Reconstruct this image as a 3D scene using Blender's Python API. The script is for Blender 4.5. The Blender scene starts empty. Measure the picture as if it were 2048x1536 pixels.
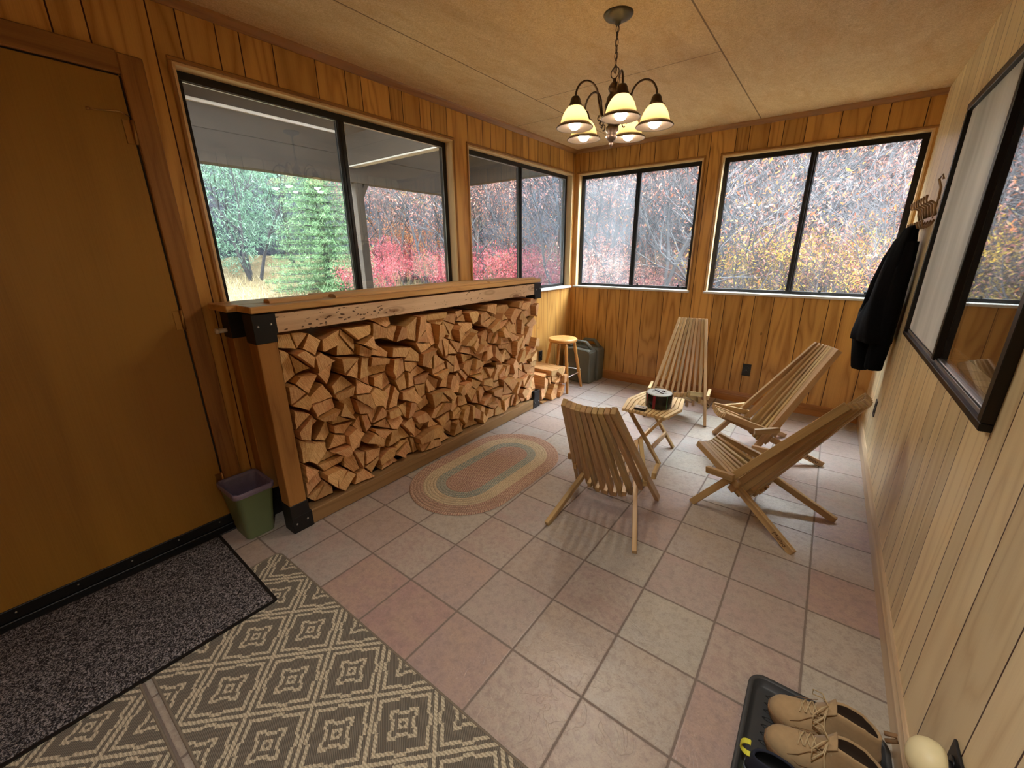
import bpy, math, random
from mathutils import Vector, Matrix
PI = math.pi
S = bpy.context.scene
COL = S.collection
rnd = random.Random(7)

# ------------------------------------------------------------------ camera
cam_d = bpy.data.cameras.new('camera'); cam = bpy.data.objects.new('camera', cam_d); COL.objects.link(cam)
RT = (0.798536, 0.601883, -0.008760); DN = (0.178017, -0.250032, -0.951732); FW = (-0.575022, 0.758433, -0.306805)
CP = Vector((0.41582, -1.49868, 1.42041))
cam.matrix_world = Matrix(((RT[0], -DN[0], -FW[0], CP.x), (RT[1], -DN[1], -FW[1], CP.y), (RT[2], -DN[2], -FW[2], CP.z), (0, 0, 0, 1)))
cam_d.sensor_fit = 'HORIZONTAL'; cam_d.sensor_width = 36; cam_d.lens = 819.507 / 2048 * 36
cam_d.clip_start = 0.02; cam_d.clip_end = 400
S.camera = cam

# ------------------------------------------------------------------ world, exposure
SKY = 22.0
EXPO = 1.1
w = bpy.data.worlds.new('overcast_sky'); S.world = w; w.use_nodes = True
nt = w.node_tree; nt.nodes.clear()
o_ = nt.nodes.new('ShaderNodeOutputWorld'); b_ = nt.nodes.new('ShaderNodeBackground')
tc = nt.nodes.new('ShaderNodeTexCoord'); sp = nt.nodes.new('ShaderNodeSeparateXYZ'); rp = nt.nodes.new('ShaderNodeValToRGB')
nt.links.new(tc.outputs['Generated'], sp.inputs[0]); nt.links.new(sp.outputs['Z'], rp.inputs[0])
rp.color_ramp.elements[0].position = 0.0; rp.color_ramp.elements[0].color = (0.74, 0.86, 1.0, 1)
rp.color_ramp.elements[1].position = 0.7; rp.color_ramp.elements[1].color = (0.84, 0.93, 1.0, 1)
nt.links.new(rp.outputs[0], b_.inputs['Color']); b_.inputs['Strength'].default_value = SKY
nt.links.new(b_.outputs[0], o_.inputs['Surface'])
S.view_settings.view_transform = 'Standard'; S.view_settings.look = 'None'
S.view_settings.exposure = EXPO; S.view_settings.gamma = 1.0; S.view_settings.use_curve_mapping = False
try:
    S.cycles.use_denoising = True; S.cycles.max_bounces = 10; S.cycles.diffuse_bounces = 6
    S.cycles.transparent_max_bounces = 16; S.cycles.glossy_bounces = 4
    S.cycles.sample_clamp_indirect = 6.0; S.cycles.caustics_reflective = False; S.cycles.caustics_refractive = False
except Exception:
    pass

# ------------------------------------------------------------------ room numbers (metres)
XL, XR, YB, YF, ZC = -1.993, 0.826, 2.844, -2.30, 2.440
ZT, ZS = 2.210, 1.045          # window head and sill
TILE = 0.29

# ------------------------------------------------------------------ mesh builder
class MB:
    def __init__(s):
        s.v = []; s.f = []; s.m = []; s.g = []; s.sm = []; s.a = []
    def add(s, verts, faces, mat=0, gc=None, smooth=False, aux=0.0):
        o = len(s.v)
        s.v += [tuple(p) for p in verts]
        if gc is None:
            gc = verts
        s.g += [tuple(p) for p in gc]
        s.a += (aux if isinstance(aux, list) else [aux] * len(verts))
        for f in faces:
            s.f.append(tuple(i + o for i in f)); s.m.append(mat); s.sm.append(smooth)
        return s
    def box(s, c, size, rot=None, bev=0.0, mat=0, axis=0, off=True, smooth=False):
        """chamfered box; axis = grain axis"""
        h = [x / 2 for x in size]; c = Vector(c)
        b = min(bev, min(h) * 0.9)
        r3 = rot if rot is not None else Matrix.Identity(3)
        loc = []; ids = {}
        fs = []
        if b <= 0:
            for sx in (-1, 1):
                for sy in (-1, 1):
                    for sz in (-1, 1):
                        ids[(sx, sy, sz)] = len(loc); loc.append((sx * h[0], sy * h[1], sz * h[2]))
            for a in range(3):
                p, q = [(1, 2), (2, 0), (0, 1)][a]
                for sg in (-1, 1):
                    cs = []
                    for u, w_ in ((-1, -1), (1, -1), (1, 1), (-1, 1)):
                        k = [0, 0, 0]; k[a] = sg; k[p] = u; k[q] = w_; cs.append(ids[tuple(k)])
                    fs.append(cs if sg > 0 else cs[::-1])
        else:
            for sx in (-1, 1):
                for sy in (-1, 1):
                    for sz in (-1, 1):
                        sg = (sx, sy, sz)
                        for a in range(3):
                            p = [sg[i] * (h[i] if i == a else h[i] - b) for i in range(3)]
                            ids[(sg, a)] = len(loc); loc.append(tuple(p))
            for a in range(3):
                p, q = [(1, 2), (2, 0), (0, 1)][a]
                for sg in (-1, 1):
                    cs = []
                    for u, w_ in ((-1, -1), (1, -1), (1, 1), (-1, 1)):
                        k = [0, 0, 0]; k[a] = sg; k[p] = u; k[q] = w_; cs.append(ids[(tuple(k), a)])
                    fs.append(cs)
            for a in range(3):
                p, q = [(1, 2), (2, 0), (0, 1)][a]
                for u in (-1, 1):
                    for w_ in (-1, 1):
                        k0 = [0, 0, 0]; k0[p] = u; k0[q] = w_; k1 = list(k0); k0[a] = -1; k1[a] = 1
                        k0 = tuple(k0); k1 = tuple(k1)
                        fs.append([ids[(k0, p)], ids[(k1, p)], ids[(k1, q)], ids[(k0, q)]])
            for sx in (-1, 1):
                for sy in (-1, 1):
                    for sz in (-1, 1):
                        fs.append([ids[((sx, sy, sz), a)] for a in range(3)])
            # orient outward
            out = []
            for f in fs:
                P = [Vector(loc[i]) for i in f]
                n = (P[1] - P[0]).cross(P[2] - P[0]); m = sum(P, Vector()) / len(P)
                out.append(f if n.dot(m) > 0 else f[::-1])
            fs = out
        ov = Vector((rnd.uniform(-9, 9), rnd.uniform(-9, 9), rnd.uniform(-9, 9))) if off else Vector()
        perm = [(0, 1, 2), (1, 2, 0), (2, 0, 1)][axis]
        gc = [Vector((p[perm[0]], p[perm[1]], p[perm[2]])) + ov for p in loc]
        s.add([r3 @ Vector(p) + c for p in loc], fs, mat, gc, smooth)
        return s
    def bar(s, p0, p1, w_, h_, up=(0, 0, 1), bev=0.002, mat=0):
        p0 = Vector(p0); p1 = Vector(p1); d = p1 - p0; L = d.length; x = d / L
        y = Vector(up).cross(x)
        if y.length < 1e-5: y = Vector((0, 1, 0)).cross(x)
        y.normalize(); z = x.cross(y)
        r = Matrix((x, y, z)).transposed()
        return s.box((p0 + p1) / 2, (L, w_, h_), r, bev, mat, 0)
    def tube(s, pts, rad, n=8, mat=0, caps=True, closed=False, aux=0.0):
        pts = [Vector(p) for p in pts]; N = len(pts)
        rr = rad if isinstance(rad, (list, tuple)) else [rad] * N
        T = []
        for i in range(N):
            if closed: t = pts[(i + 1) % N] - pts[i - 1]
            else: t = pts[min(i + 1, N - 1)] - pts[max(i - 1, 0)]
            T.append(t.normalized())
        a = Vector((0, 0, 1)) if abs(T[0].z) < 0.9 else Vector((1, 0, 0))
        nrm = (a - T[0] * a.dot(T[0])).normalized()
        vs = []; gc = []; L = 0; ov = rnd.uniform(0, 50)
        for i in range(N):
            nrm = (nrm - T[i] * nrm.dot(T[i])).normalized(); bi = T[i].cross(nrm)
            if i: L += (pts[i] - pts[i - 1]).length
            for k in range(n):
                an = 2 * PI * k / n
                d = nrm * math.cos(an) + bi * math.sin(an)
                vs.append(pts[i] + d * rr[i]); gc.append((L + ov, rr[i] * math.cos(an) + ov, rr[i] * math.sin(an)))
        fs = []
        R_ = N if closed else N - 1
        for i in range(R_):
            j = (i + 1) % N
            for k in range(n):
                k2 = (k + 1) % n
                fs.append((i * n + k, i * n + k2, j * n + k2, j * n + k))
        if caps and not closed:
            fs.append(tuple(range(n))[::-1]); fs.append(tuple((N - 1) * n + k for k in range(n)))
        return s.add(vs, fs, mat, gc, True, aux)
    def lathe(s, prof, n=24, origin=(0, 0, 0), axis=None, mat=0, smooth=True, flute=0.0, nfl=0):
        """prof: (r, z); axis: direction of +z"""
        z = Vector(axis).normalized() if axis is not None else Vector((0, 0, 1))
        x = Vector((1, 0, 0)) if abs(z.x) < 0.9 else Vector((0, 1, 0))
        x = (x - z * x.dot(z)).normalized(); y = z.cross(x); o = Vector(origin)
        vs = []; gc = []; ov = rnd.uniform(0, 50)
        for r, h in prof:
            for k in range(n):
                an = 2 * PI * k / n
                q = r * (1 + flute * math.cos(nfl * an)) if flute else r
                vs.append(o + x * (q * math.cos(an)) + y * (q * math.sin(an)) + z * h)
                gc.append((h + ov, q * math.cos(an) + ov, q * math.sin(an)))
        fs = []
        for i in range(len(prof) - 1):
            for k in range(n):
                k2 = (k + 1) % n
                fs.append((i * n + k, i * n + k2, (i + 1) * n + k2, (i + 1) * n + k))
        if prof[0][0] > 1e-6: fs.append(tuple(range(n))[::-1])
        if prof[-1][0] > 1e-6: fs.append(tuple((len(prof) - 1) * n + k for k in range(n)))
        return s.add(vs, fs, mat, gc, smooth)
    def loft(s, rings, mat=0, cap0=True, cap1=True, smooth=True, gc=None, closed=True):
        n = len(rings[0]); vs = [p for r in rings for p in r]; fs = []
        for i in range(len(rings) - 1):
            for k in range(n if closed else n - 1):
                k2 = (k + 1) % n
                fs.append((i * n + k, i * n + k2, (i + 1) * n + k2, (i + 1) * n + k))
        if cap0: fs.append(tuple(range(n))[::-1])
        if cap1: fs.append(tuple((len(rings) - 1) * n + k for k in range(n)))
        return s.add(vs, fs, mat, gc, smooth)
    def prism(s, poly, z0, z1, mat=0, off=(0, 0, 0), smooth=False):
        n = len(poly)
        vs = [(x, y, z0) for x, y in poly] + [(x, y, z1) for x, y in poly]
        fs = [tuple(range(n))[::-1], tuple(range(n, 2 * n))] + [(k, (k + 1) % n, n + (k + 1) % n, n + k) for k in range(n)]
        return s.add(vs, fs, mat, None, smooth)
    def xform(s, M):
        s.v = [tuple(M @ Vector(p)) for p in s.v]; return s
    def mesh(s, name, mats):
        me = bpy.data.meshes.new(name)
        me.from_pydata(s.v, [], s.f)
        for m in (mats if isinstance(mats, (list, tuple)) else [mats]): me.materials.append(m)
        me.polygons.foreach_set('material_index', s.m); me.polygons.foreach_set('use_smooth', s.sm)
        at = me.attributes.new('gc', 'FLOAT_VECTOR', 'POINT'); at.data.foreach_set('vector', [c for p in s.g for c in p])
        if any(s.a):
            at = me.attributes.new('aux', 'FLOAT', 'POINT'); at.data.foreach_set('value', s.a)
        me.update(); me.validate()
        return me
    def build(s, name, mats, parent=None, loc=None):
        o = bpy.data.objects.new(name, s.mesh(name, mats)); COL.objects.link(o)
        if parent is not None: o.parent = parent
        if loc is not None: o.location = loc
        return o

def tag(o, label=None, cat=None, group=None, kind=None):
    if label: o['label'] = label
    if cat: o['category'] = cat
    if group: o['group'] = group
    if kind: o['kind'] = kind
    return o
def thing(name, label, cat, loc=(0, 0, 0), rz=0.0, group=None, kind=None):
    o = bpy.data.objects.new(name, None); COL.objects.link(o); o.empty_display_size = 0.05
    o.location = loc; o.rotation_euler = (0, 0, rz)
    return tag(o, label, cat, group, kind)
def copy_tree(o, parent=None):
    c = o.copy(); COL.objects.link(c)
    if parent is not None: c.parent = parent
    for ch in list(o.children): copy_tree(ch, c)
    return c
def struct(name, mb, mats, label, cat):
    return tag(mb.build(name, mats), label, cat, kind='structure')

# ------------------------------------------------------------------ materials
def s2l(c):
    return tuple((x / 12.92 if x <= 0.04045 else ((x + 0.055) / 1.055) ** 2.4) for x in [v / 255 for v in c])
class NT:
    def __init__(s, name):
        s.mat = bpy.data.materials.new(name); s.mat.use_nodes = True; s.t = s.mat.node_tree; s.t.nodes.clear()
        s.out = s.n('OutputMaterial')
    def n(s, typ, **kw):
        nd = s.t.nodes.new('ShaderNode' + typ)
        for k, v in kw.items(): setattr(nd, k, v)
        return nd
    def l(s, a, b): s.t.links.new(a, b)
    def put(s, sock, v):
        if hasattr(v, 'is_linked') or isinstance(v, bpy.types.NodeSocket): s.l(v, sock)
        else: sock.default_value = v
    def math(s, op, a, b=0.0, c=0.0, clamp=False):
        nd = s.n('Math', operation=op); nd.use_clamp = clamp
        for i, v in enumerate((a, b, c)): s.put(nd.inputs[i], v)
        return nd.outputs[0]
    def vmath(s, op, a, b=(0, 0, 0)):
        nd = s.n('VectorMath', operation=op); s.put(nd.inputs[0], a)
        if op == 'SCALE': s.put(nd.inputs['Scale'], b)
        else: s.put(nd.inputs[1], b)
        return nd.outputs[0]
    def sep(s, v):
        nd = s.n('SeparateXYZ'); s.l(v, nd.inputs[0]); return nd.outputs
    def comb(s, x, y, z):
        nd = s.n('CombineXYZ')
        for i, v in enumerate((x, y, z)): s.put(nd.inputs[i], v)
        return nd.outputs[0]
    def noise(s, vec, scale=1.0, detail=3.0, rough=0.55, dist=0.0, col=False):
        nd = s.n('TexNoise'); s.l(vec, nd.inputs['Vector']); nd.inputs['Scale'].default_value = scale
        nd.inputs['Detail'].default_value = detail; nd.inputs['Roughness'].default_value = rough; nd.inputs['Distortion'].default_value = dist
        return nd.outputs['Color'] if col else nd.outputs['Fac']
    def white(s, vec):
        nd = s.n('TexWhiteNoise', noise_dimensions='3D'); s.l(vec, nd.inputs['Vector']); return nd.outputs
    def ramp(s, fac, stops, interp='LINEAR'):
        nd = s.n('ValToRGB'); cr = nd.color_ramp; cr.interpolation = interp
        while len(cr.elements) < len(stops): cr.elements.new(0.5)
        for e, (p, c) in zip(cr.elements, stops):
            e.position = p; e.color = (c[0], c[1], c[2], 1) if not isinstance(c, (int, float)) else (c, c, c, 1)
        s.put(nd.inputs[0], fac); return nd.outputs[0]
    def mix(s, fac, a, b, mode='MIX'):
        nd = s.n('Mix', data_type='RGBA', blend_type=mode)
        s.put(nd.inputs[0], fac)
        for i, v in ((6, a), (7, b)):
            if isinstance(v, tuple): nd.inputs[i].default_value = (v[0], v[1], v[2], 1)
            else: s.l(v, nd.inputs[i])
        return nd.outputs[2]
    def attr(s, name='gc'):
        nd = s.n('Attribute', attribute_name=name); return nd.outputs['Vector']
    def attrf(s, name):
        nd = s.n('Attribute', attribute_name=name); return nd.outputs['Fac']
    def obj(s): return s.n('TexCoord').outputs['Object']
    def rand(s): return s.n('ObjectInfo').outputs['Random']
    def bump(s, h, strength=0.3, dist=0.002):
        nd = s.n('Bump'); s.l(h, nd.inputs['Height']); nd.inputs['Strength'].default_value = strength; nd.inputs['Distance'].default_value = dist
        return nd.outputs[0]
    def bsdf(s, color, rough=0.5, bump=None, spec=0.5, metal=0.0, emis=None, estr=0.0, coat=0.0, sheen=0.0):
        b = s.n('BsdfPrincipled')
        for k, v in (('Base Color', color), ('Roughness', rough), ('Metallic', metal), ('Specular IOR Level', spec), ('Coat Weight', coat), ('Sheen Weight', sheen)):
            if isinstance(v, tuple): b.inputs[k].default_value = (v[0], v[1], v[2], 1)
            else: s.put(b.inputs[k], v)
        if bump is not None: s.l(bump, b.inputs['Normal'])
        if emis is not None:
            b.inputs['Emission Color'].default_value = (*emis, 1); b.inputs['Emission Strength'].default_value = estr
        s.l(b.outputs[0], s.out.inputs['Surface']); return b

def plain(name, col, rough=0.5, metal=0.0, spec=0.5, noise=0.0, nscale=40, bump=0.0, bdist=0.001, sheen=0.0):
    t = NT(name); c = s2l(col)
    if noise or bump:
        f = t.noise(t.attr(), nscale, 4)
        c2 = t.mix(f, tuple(x * (1 - noise) for x in c), tuple(min(1, x * (1 + noise)) for x in c))
        t.bsdf(c2, rough, t.bump(f, bump, bdist) if bump else None, spec, metal, sheen=sheen)
    else:
        t.bsdf(c, rough, None, spec, metal, sheen=sheen)
    return t.mat

def wood_color(t, vec, dark, light, across=16.0, along=1.1, rings=7.0, pore=0.35, contrast=1.0):
    """vec: x along the grain, y/z across (metres)"""
    mp = t.vmath('MULTIPLY', vec, (along, across, across))
    nz = t.noise(mp, 0.55, 2.0, 0.5, 0.25)
    band = t.math('FRACT', t.math('MULTIPLY', nz, rings))
    tri = t.math('ABSOLUTE', t.math('SUBTRACT', t.math('MULTIPLY', band, 2.0), 1.0))
    line = t.math('POWER', tri, 2.2)
    fine = t.noise(t.vmath('MULTIPLY', vec, (5, 260, 260)), 1.0, 3.0, 0.6)
    broad = t.noise(t.vmath('MULTIPLY', vec, (0.8, 5, 5)), 1.0, 2.0)
    f = t.math('ADD', t.math('MULTIPLY', line, 0.55 * contrast), t.math('MULTIPLY', t.math('SUBTRACT', fine, 0.5), pore * 2))
    f = t.math('ADD', f, t.math('MULTIPLY', t.math('SUBTRACT', broad, 0.45), 0.9), clamp=True)
    return t.mix(f, light, dark), f, fine

def wood(name, light, dark, rough=0.5, across=16.0, along=1.1, rings=7.0, pore=0.35, contrast=1.0, bump=0.15, spec=0.4, var=0.0, coat=0.0):
    t = NT(name)
    c, f, fine = wood_color(t, t.attr(), s2l(dark), s2l(light), across, along, rings, pore, contrast)
    if var:
        hv = t.n('HueSaturation'); t.l(c, hv.inputs['Color'])
        r = t.rand()
        t.l(t.math('ADD', 1 - var, t.math('MULTIPLY', r, 2 * var)), hv.inputs['Value'])
        t.l(t.math('ADD', 0.5 - 0.012, t.math('MULTIPLY', t.math('FRACT', t.math('MULTIPLY', r, 7.3)), 0.024)), hv.inputs['Hue'])
        c = hv.outputs[0]
    t.bsdf(c, rough, t.bump(fine, bump, 0.0008), spec, coat=coat)
    return t.mat

GROOVES = [0.0, 0.200, 0.299, 0.445, 0.543, 0.694, 0.912, 1.086]
def panel_mat(name, axis, phase, light, dark, rough=0.33, coat=0.0):
    """grooved oak plywood; axis 0: wall runs along x, 1: along y"""
    t = NT(name); o = t.sep(t.obj())
    u = t.math('ADD', o[axis], -phase); z = o[2]
    per = t.math('DIVIDE', u, 1.187); fl = t.math('FLOOR', per); m = t.math('MULTIPLY', t.math('FRACT', per), 1.187)
    idx = t.math('MULTIPLY', fl, 8.0); gm = None
    for g in GROOVES + [1.187]:
        if 0 < g < 1.18: idx = t.math('ADD', idx, t.math('GREATER_THAN', m, g))
        d = t.math('LESS_THAN', t.math('ABSOLUTE', t.math('SUBTRACT', m, g)), 0.0026)
        gm = d if gm is None else t.math('MAXIMUM', gm, d)
    wn = t.white(t.comb(idx, 3.0, 1.0))
    wc = t.sep(wn['Color'])
    vec = t.comb(t.math('ADD', z, t.math('MULTIPLY', wc[0], 40)), t.math('ADD', u, t.math('MULTIPLY', wc[1], 30)), t.math('MULTIPLY', wc[2], 9))
    c, f, fine = wood_color(t, vec, s2l(dark), s2l(light), 9.0, 1.0, 9.0, 0.32, 1.25)
    # knots
    vo = t.n('TexVoronoi'); t.l(t.comb(u, t.math('MULTIPLY', z, 0.55), 0.0), vo.inputs['Vector']); vo.inputs['Scale'].default_value = 3.0
    kn = t.math('LESS_THAN', vo.outputs['Distance'], 0.030)
    c = t.mix(t.math('MULTIPLY', kn, 0.55), c, s2l((80, 42, 20)))
    hv = t.n('HueSaturation'); t.l(c, hv.inputs['Color']); t.l(t.math('ADD', 0.84, t.math('MULTIPLY', wn['Value'], 0.32)), hv.inputs['Value'])
    c = t.mix(gm, hv.outputs[0], s2l((58, 22, 10)))
    h = t.math('SUBTRACT', t.math('MULTIPLY', fine, 0.06), gm)
    t.bsdf(c, rough, t.bump(h, 0.6, 0.002), 0.4, coat=coat)
    return t.mat

M = {}
M['panel_left'] = panel_mat('panelling_left', 1, 0.234, (210, 160, 88), (162, 110, 50))
M['panel_back'] = panel_mat('panelling_back', 0, -0.643, (208, 158, 88), (154, 104, 48))
M['panel_right'] = panel_mat('panelling_right', 1, 0.05, (236, 218, 176), (212, 188, 144), 0.36)  # same oak, paler: sheen of glancing sky light put into the base colour
M['trim'] = wood('trim_oak', (162, 114, 60), (118, 76, 36), 0.4)
M['jamb'] = wood('pale_jamb_wood', (232, 200, 150), (206, 168, 116), 0.45)
M['door'] = wood('door_veneer', (160, 118, 48), (130, 90, 32), 0.38, across=5, along=0.7, rings=5, pore=0.4, contrast=0.6)
M['black_metal'] = plain('black_anodised_aluminium', (22, 20, 19), 0.42, 0.3)
M['silver'] = plain('bright_aluminium', (200, 202, 204), 0.3, 0.9)
M['sill'] = plain('painted_sill', (214, 212, 205), 0.4, noise=0.06, nscale=20)
M['base'] = wood('baseboard_oak', (176, 122, 70), (136, 88, 48), 0.35)
M['base_red'] = wood('baseboard_light', (204, 182, 150), (172, 146, 114), 0.3)
M['bracket'] = plain('black_bracket_steel', (24, 23, 23), 0.5, 0.2, noise=0.15, nscale=30, bump=0.1)
M['screw'] = plain('screw_steel', (190, 190, 185), 0.35, 0.9)
M['post'] = wood('post_fir', (168, 120, 62), (124, 82, 38), 0.6, across=12, rings=6)
M['bartop'] = wood('bar_top_fir', (214, 170, 110), (180, 130, 76), 0.42, across=12, rings=7)
M['rail'] = wood('rail_weathered', (150, 118, 78), (112, 84, 52), 0.65, across=12, rings=5)
M['acacia'] = wood('acacia_slats', (190, 160, 114), (130, 102, 66), 0.34, across=14, rings=5, var=0.10)
M['acacia_pale'] = wood('acacia_pale', (236, 208, 156), (208, 170, 112), 0.42, across=14, rings=5)
M['stool'] = wood('stool_pine', (206, 152, 84), (172, 116, 56), 0.4, across=10, rings=4)
M['black_plastic'] = plain('black_plastic', (20, 20, 21), 0.45)
M['bulb'] = None
# ---- special materials
def mat_ceiling():
    t = NT('ceiling_plywood'); o = t.obj(); s_ = t.sep(o)
    warp = t.noise(t.vmath('MULTIPLY', o, (7, 7, 7)), 1.0, 2.0)
    vec = t.comb(t.math('ADD', s_[1], t.math('MULTIPLY', warp, 0.02)), s_[0], t.math('MULTIPLY', warp, 0.12))
    mp = t.vmath('MULTIPLY', vec, (3.2, 9, 9))
    f1 = t.noise(mp, 1.0, 4.0, 0.6, 1.2)
    curl = t.noise(t.vmath('MULTIPLY', o, (105, 78, 1)), 1.0, 3.0, 0.65, 2.2)
    blot = t.noise(t.vmath('MULTIPLY', o, (1.3, 0.6, 1)), 1.0, 3.0, 0.6, 0.4)
    c = t.ramp(f1, [(0.25, s2l((216, 180, 130))), (0.55, s2l((228, 200, 156))), (0.8, s2l((238, 210, 166)))])
    c = t.mix(t.ramp(curl, [(0.42, 0.0), (0.58, 1.0)]), t.mix(0.40, c, s2l((158, 112, 62))), c)
    c = t.mix(t.ramp(blot, [(0.50, 0.0), (0.78, 0.75)]), c, s2l((150, 106, 58)))
    # sheet seams
    x = s_[0]; y = s_[1]
    def near(v, p, wd): return t.math('LESS_THAN', t.math('ABSOLUTE', t.math('SUBTRACT', v, p)), wd)
    seam = t.math('MAXIMUM', near(x, -0.27, 0.004), near(x, -1.47, 0.004))
    lft = t.math('LESS_THAN', x, -1.47)
    mid = t.math('MULTIPLY', t.math('GREATER_THAN', x, -1.47), t.math('LESS_THAN', x, -0.27))
    seam = t.math('MAXIMUM', seam, t.math('MULTIPLY', lft, near(y, 1.73, 0.003)))
    seam = t.math('MAXIMUM', seam, t.math('MULTIPLY', mid, near(y, 1.30, 0.003)))
    c = t.mix(t.math('MULTIPLY', seam, 0.75), c, s2l((84, 50, 22)))
    h = t.math('SUBTRACT', t.math('MULTIPLY', curl, 0.5), seam)
    t.bsdf(c, 0.6, t.bump(h, 0.5, 0.0025), 0.25)
    return t.mat
M['ceiling'] = mat_ceiling()

def mat_tile():
    t = NT('slate_look_tile'); o = t.obj(); s_ = t.sep(o)
    u = t.math('DIVIDE', s_[0], TILE); v = t.math('DIVIDE', s_[1], TILE)
    wob = t.noise(t.vmath('MULTIPLY', o, (90, 90, 1)), 1.0, 2.0)
    wv = t.math('MULTIPLY', t.math('SUBTRACT', wob, 0.5), 0.012)
    fu = t.math('FRACT', u); fv = t.math('FRACT', v)
    du = t.math('MINIMUM', fu, t.math('SUBTRACT', 1.0, fu)); dv = t.math('MINIMUM', fv, t.math('SUBTRACT', 1.0, fv))
    d = t.math('ADD', t.math('MINIMUM', du, dv), wv)
    grout = t.math('LESS_THAN', d, 0.0130)
    edge = t.ramp(d, [(0.0, 1.0), (0.026, 0.0)])
    cid = t.comb(t.math('FLOOR', u), t.math('FLOOR', v), 0.0)
    wn = t.white(cid); wc = t.sep(wn['Color'])
    loc = t.vmath('ADD', o, t.vmath('SCALE', wn['Color'], 20.0))
    n1 = t.noise(t.vmath('MULTIPLY', loc, (6, 9, 6)), 1.0, 4.0, 0.6, 0.4)
    n2 = t.noise(t.vmath('MULTIPLY', loc, (38, 38, 38)), 1.0, 5.0, 0.68)
    n3 = t.noise(t.vmath('MULTIPLY', loc, (170, 170, 170)), 1.0, 3.0, 0.7)
    base = t.ramp(wn['Value'], [(0.0, s2l((174, 142, 130))), (0.25, s2l((186, 176, 154))), (0.5, s2l((176, 148, 126))), (0.72, s2l((176, 170, 160))), (1.0, s2l((170, 128, 118)))])
    other = t.ramp(wc[0], [(0.0, s2l((184, 174, 152))), (0.35, s2l((172, 168, 162))), (0.7, s2l((174, 132, 120))), (1.0, s2l((186, 160, 128)))])
    f = t.ramp(t.math('ADD', n1, t.math('MULTIPLY', t.math('SUBTRACT', n2, 0.5), 0.5)), [(0.34, 0.0), (0.78, 0.75)])
    c = t.mix(f, base, other)
    c = t.mix(t.ramp(n2, [(0.32, 0.45), (0.54, 0.0)]), c, s2l((118, 98, 88)))
    c = t.mix(t.ramp(n3, [(0.28, 0.55), (0.48, 0.0)]), c, s2l((128, 108, 92)))
    c = t.mix(t.ramp(n3, [(0.60, 0.0), (0.8, 0.5)]), c, s2l((214, 206, 192)))
    gcol = t.mix(n2, s2l((88, 66, 52)), s2l((132, 108, 86)))
    c = t.mix(t.math('MULTIPLY', edge, 0.55), c, s2l((92, 70, 58)))  # shadow along the joints painted as a dark rim on each tile
    c = t.mix(grout, c, gcol)
    c = t.mix(0.20, c, s2l((152, 162, 168)))
    ridge = t.math('ABSOLUTE', t.math('SUBTRACT', t.noise(t.vmath('MULTIPLY', loc, (9, 9, 9)), 1.0, 3.0, 0.6, 0.8), 0.5))
    crack = t.ramp(ridge, [(0.0, 0.0), (0.02, 1.0)])
    h = t.math('ADD', t.math('MULTIPLY', n2, 0.5), t.math('ADD', t.math('MULTIPLY', n3, 0.15), t.math('MULTIPLY', crack, 0.22)))
    h = t.math('SUBTRACT', h, t.math('ADD', t.math('MULTIPLY', grout, 0.9), t.math('MULTIPLY', edge, 0.5)))
    rough = t.math('ADD', 0.24, t.math('ADD', t.math('MULTIPLY', n2, 0.16), t.math('MULTIPLY', grout, 0.4)))
    t.bsdf(c, rough, t.bump(h, 0.55, 0.0035), 0.5)
    return t.mat
M['tile'] = mat_tile()

def mat_glass(name, dirt=0.1, tint=(1, 1, 1), seed=0.0, axis=1):
    """thin clear pane: fresnel mirror over see-through, with a film of dried streaks"""
    t = NT(name)
    tr = t.n('BsdfTransparent'); tr.inputs[0].default_value = (*tint, 1)
    gl = t.n('BsdfGlossy'); gl.inputs['Roughness'].default_value = 0.0; gl.inputs['Color'].default_value = (1, 1, 1, 1)
    fr = t.n('Fresnel'); t.l(t.math('SUBTRACT', 1.5, t.math('MULTIPLY', t.n('NewGeometry').outputs['Backfacing'], 1.5 - 1 / 1.5)), fr.inputs['IOR'])
    mx = t.n('MixShader'); t.l(fr.outputs[0], mx.inputs[0]); t.l(tr.outputs[0], mx.inputs[1]); t.l(gl.outputs[0], mx.inputs[2])
    o = t.sep(t.obj())
    st = t.noise(t.comb(t.math('MULTIPLY', o[axis], 34), t.math('MULTIPLY', o[2], 1.2), seed), 1.0, 4.0, 0.65)
    sp_ = t.noise(t.comb(t.math('MULTIPLY', o[axis], 5), t.math('MULTIPLY', o[2], 4), seed + 4), 1.0, 3.0, 0.6)
    m = t.math('MULTIPLY', t.ramp(st, [(0.38, 0.0), (0.75, 1.0)]), t.ramp(sp_, [(0.35, 0.0), (0.65, 1.0)]))
    m = t.math('ADD', dirt * 0.45, t.math('MULTIPLY', m, dirt), clamp=True)
    tl = t.n('BsdfTranslucent'); tl.inputs[0].default_value = (0.8, 0.86, 0.92, 1)
    df = t.n('BsdfDiffuse'); df.inputs[0].default_value = (0.7, 0.75, 0.8, 1)
    hz = t.n('MixShader'); hz.inputs[0].default_value = 0.3; t.l(tl.outputs[0], hz.inputs[1]); t.l(df.outputs[0], hz.inputs[2])
    m2 = t.n('MixShader'); t.l(m, m2.inputs[0]); t.l(mx.outputs[0], m2.inputs[1]); t.l(hz.outputs[0], m2.inputs[2])
    t.l(m2.outputs[0], t.out.inputs['Surface'])
    return t.mat
M['glass_clean'] = mat_glass('window_glass', 0.007)
M['glass_dirty'] = mat_glass('streaked_window_glass', 0.10, seed=3.0, axis=0)
M['glass_back'] = mat_glass('window_glass_back', 0.035, seed=7.0, axis=0)
M['glass_haze'] = mat_glass('hazy_window_glass', 0.10, (0.85, 0.93, 1.0), seed=9.0, axis=1)

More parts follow.
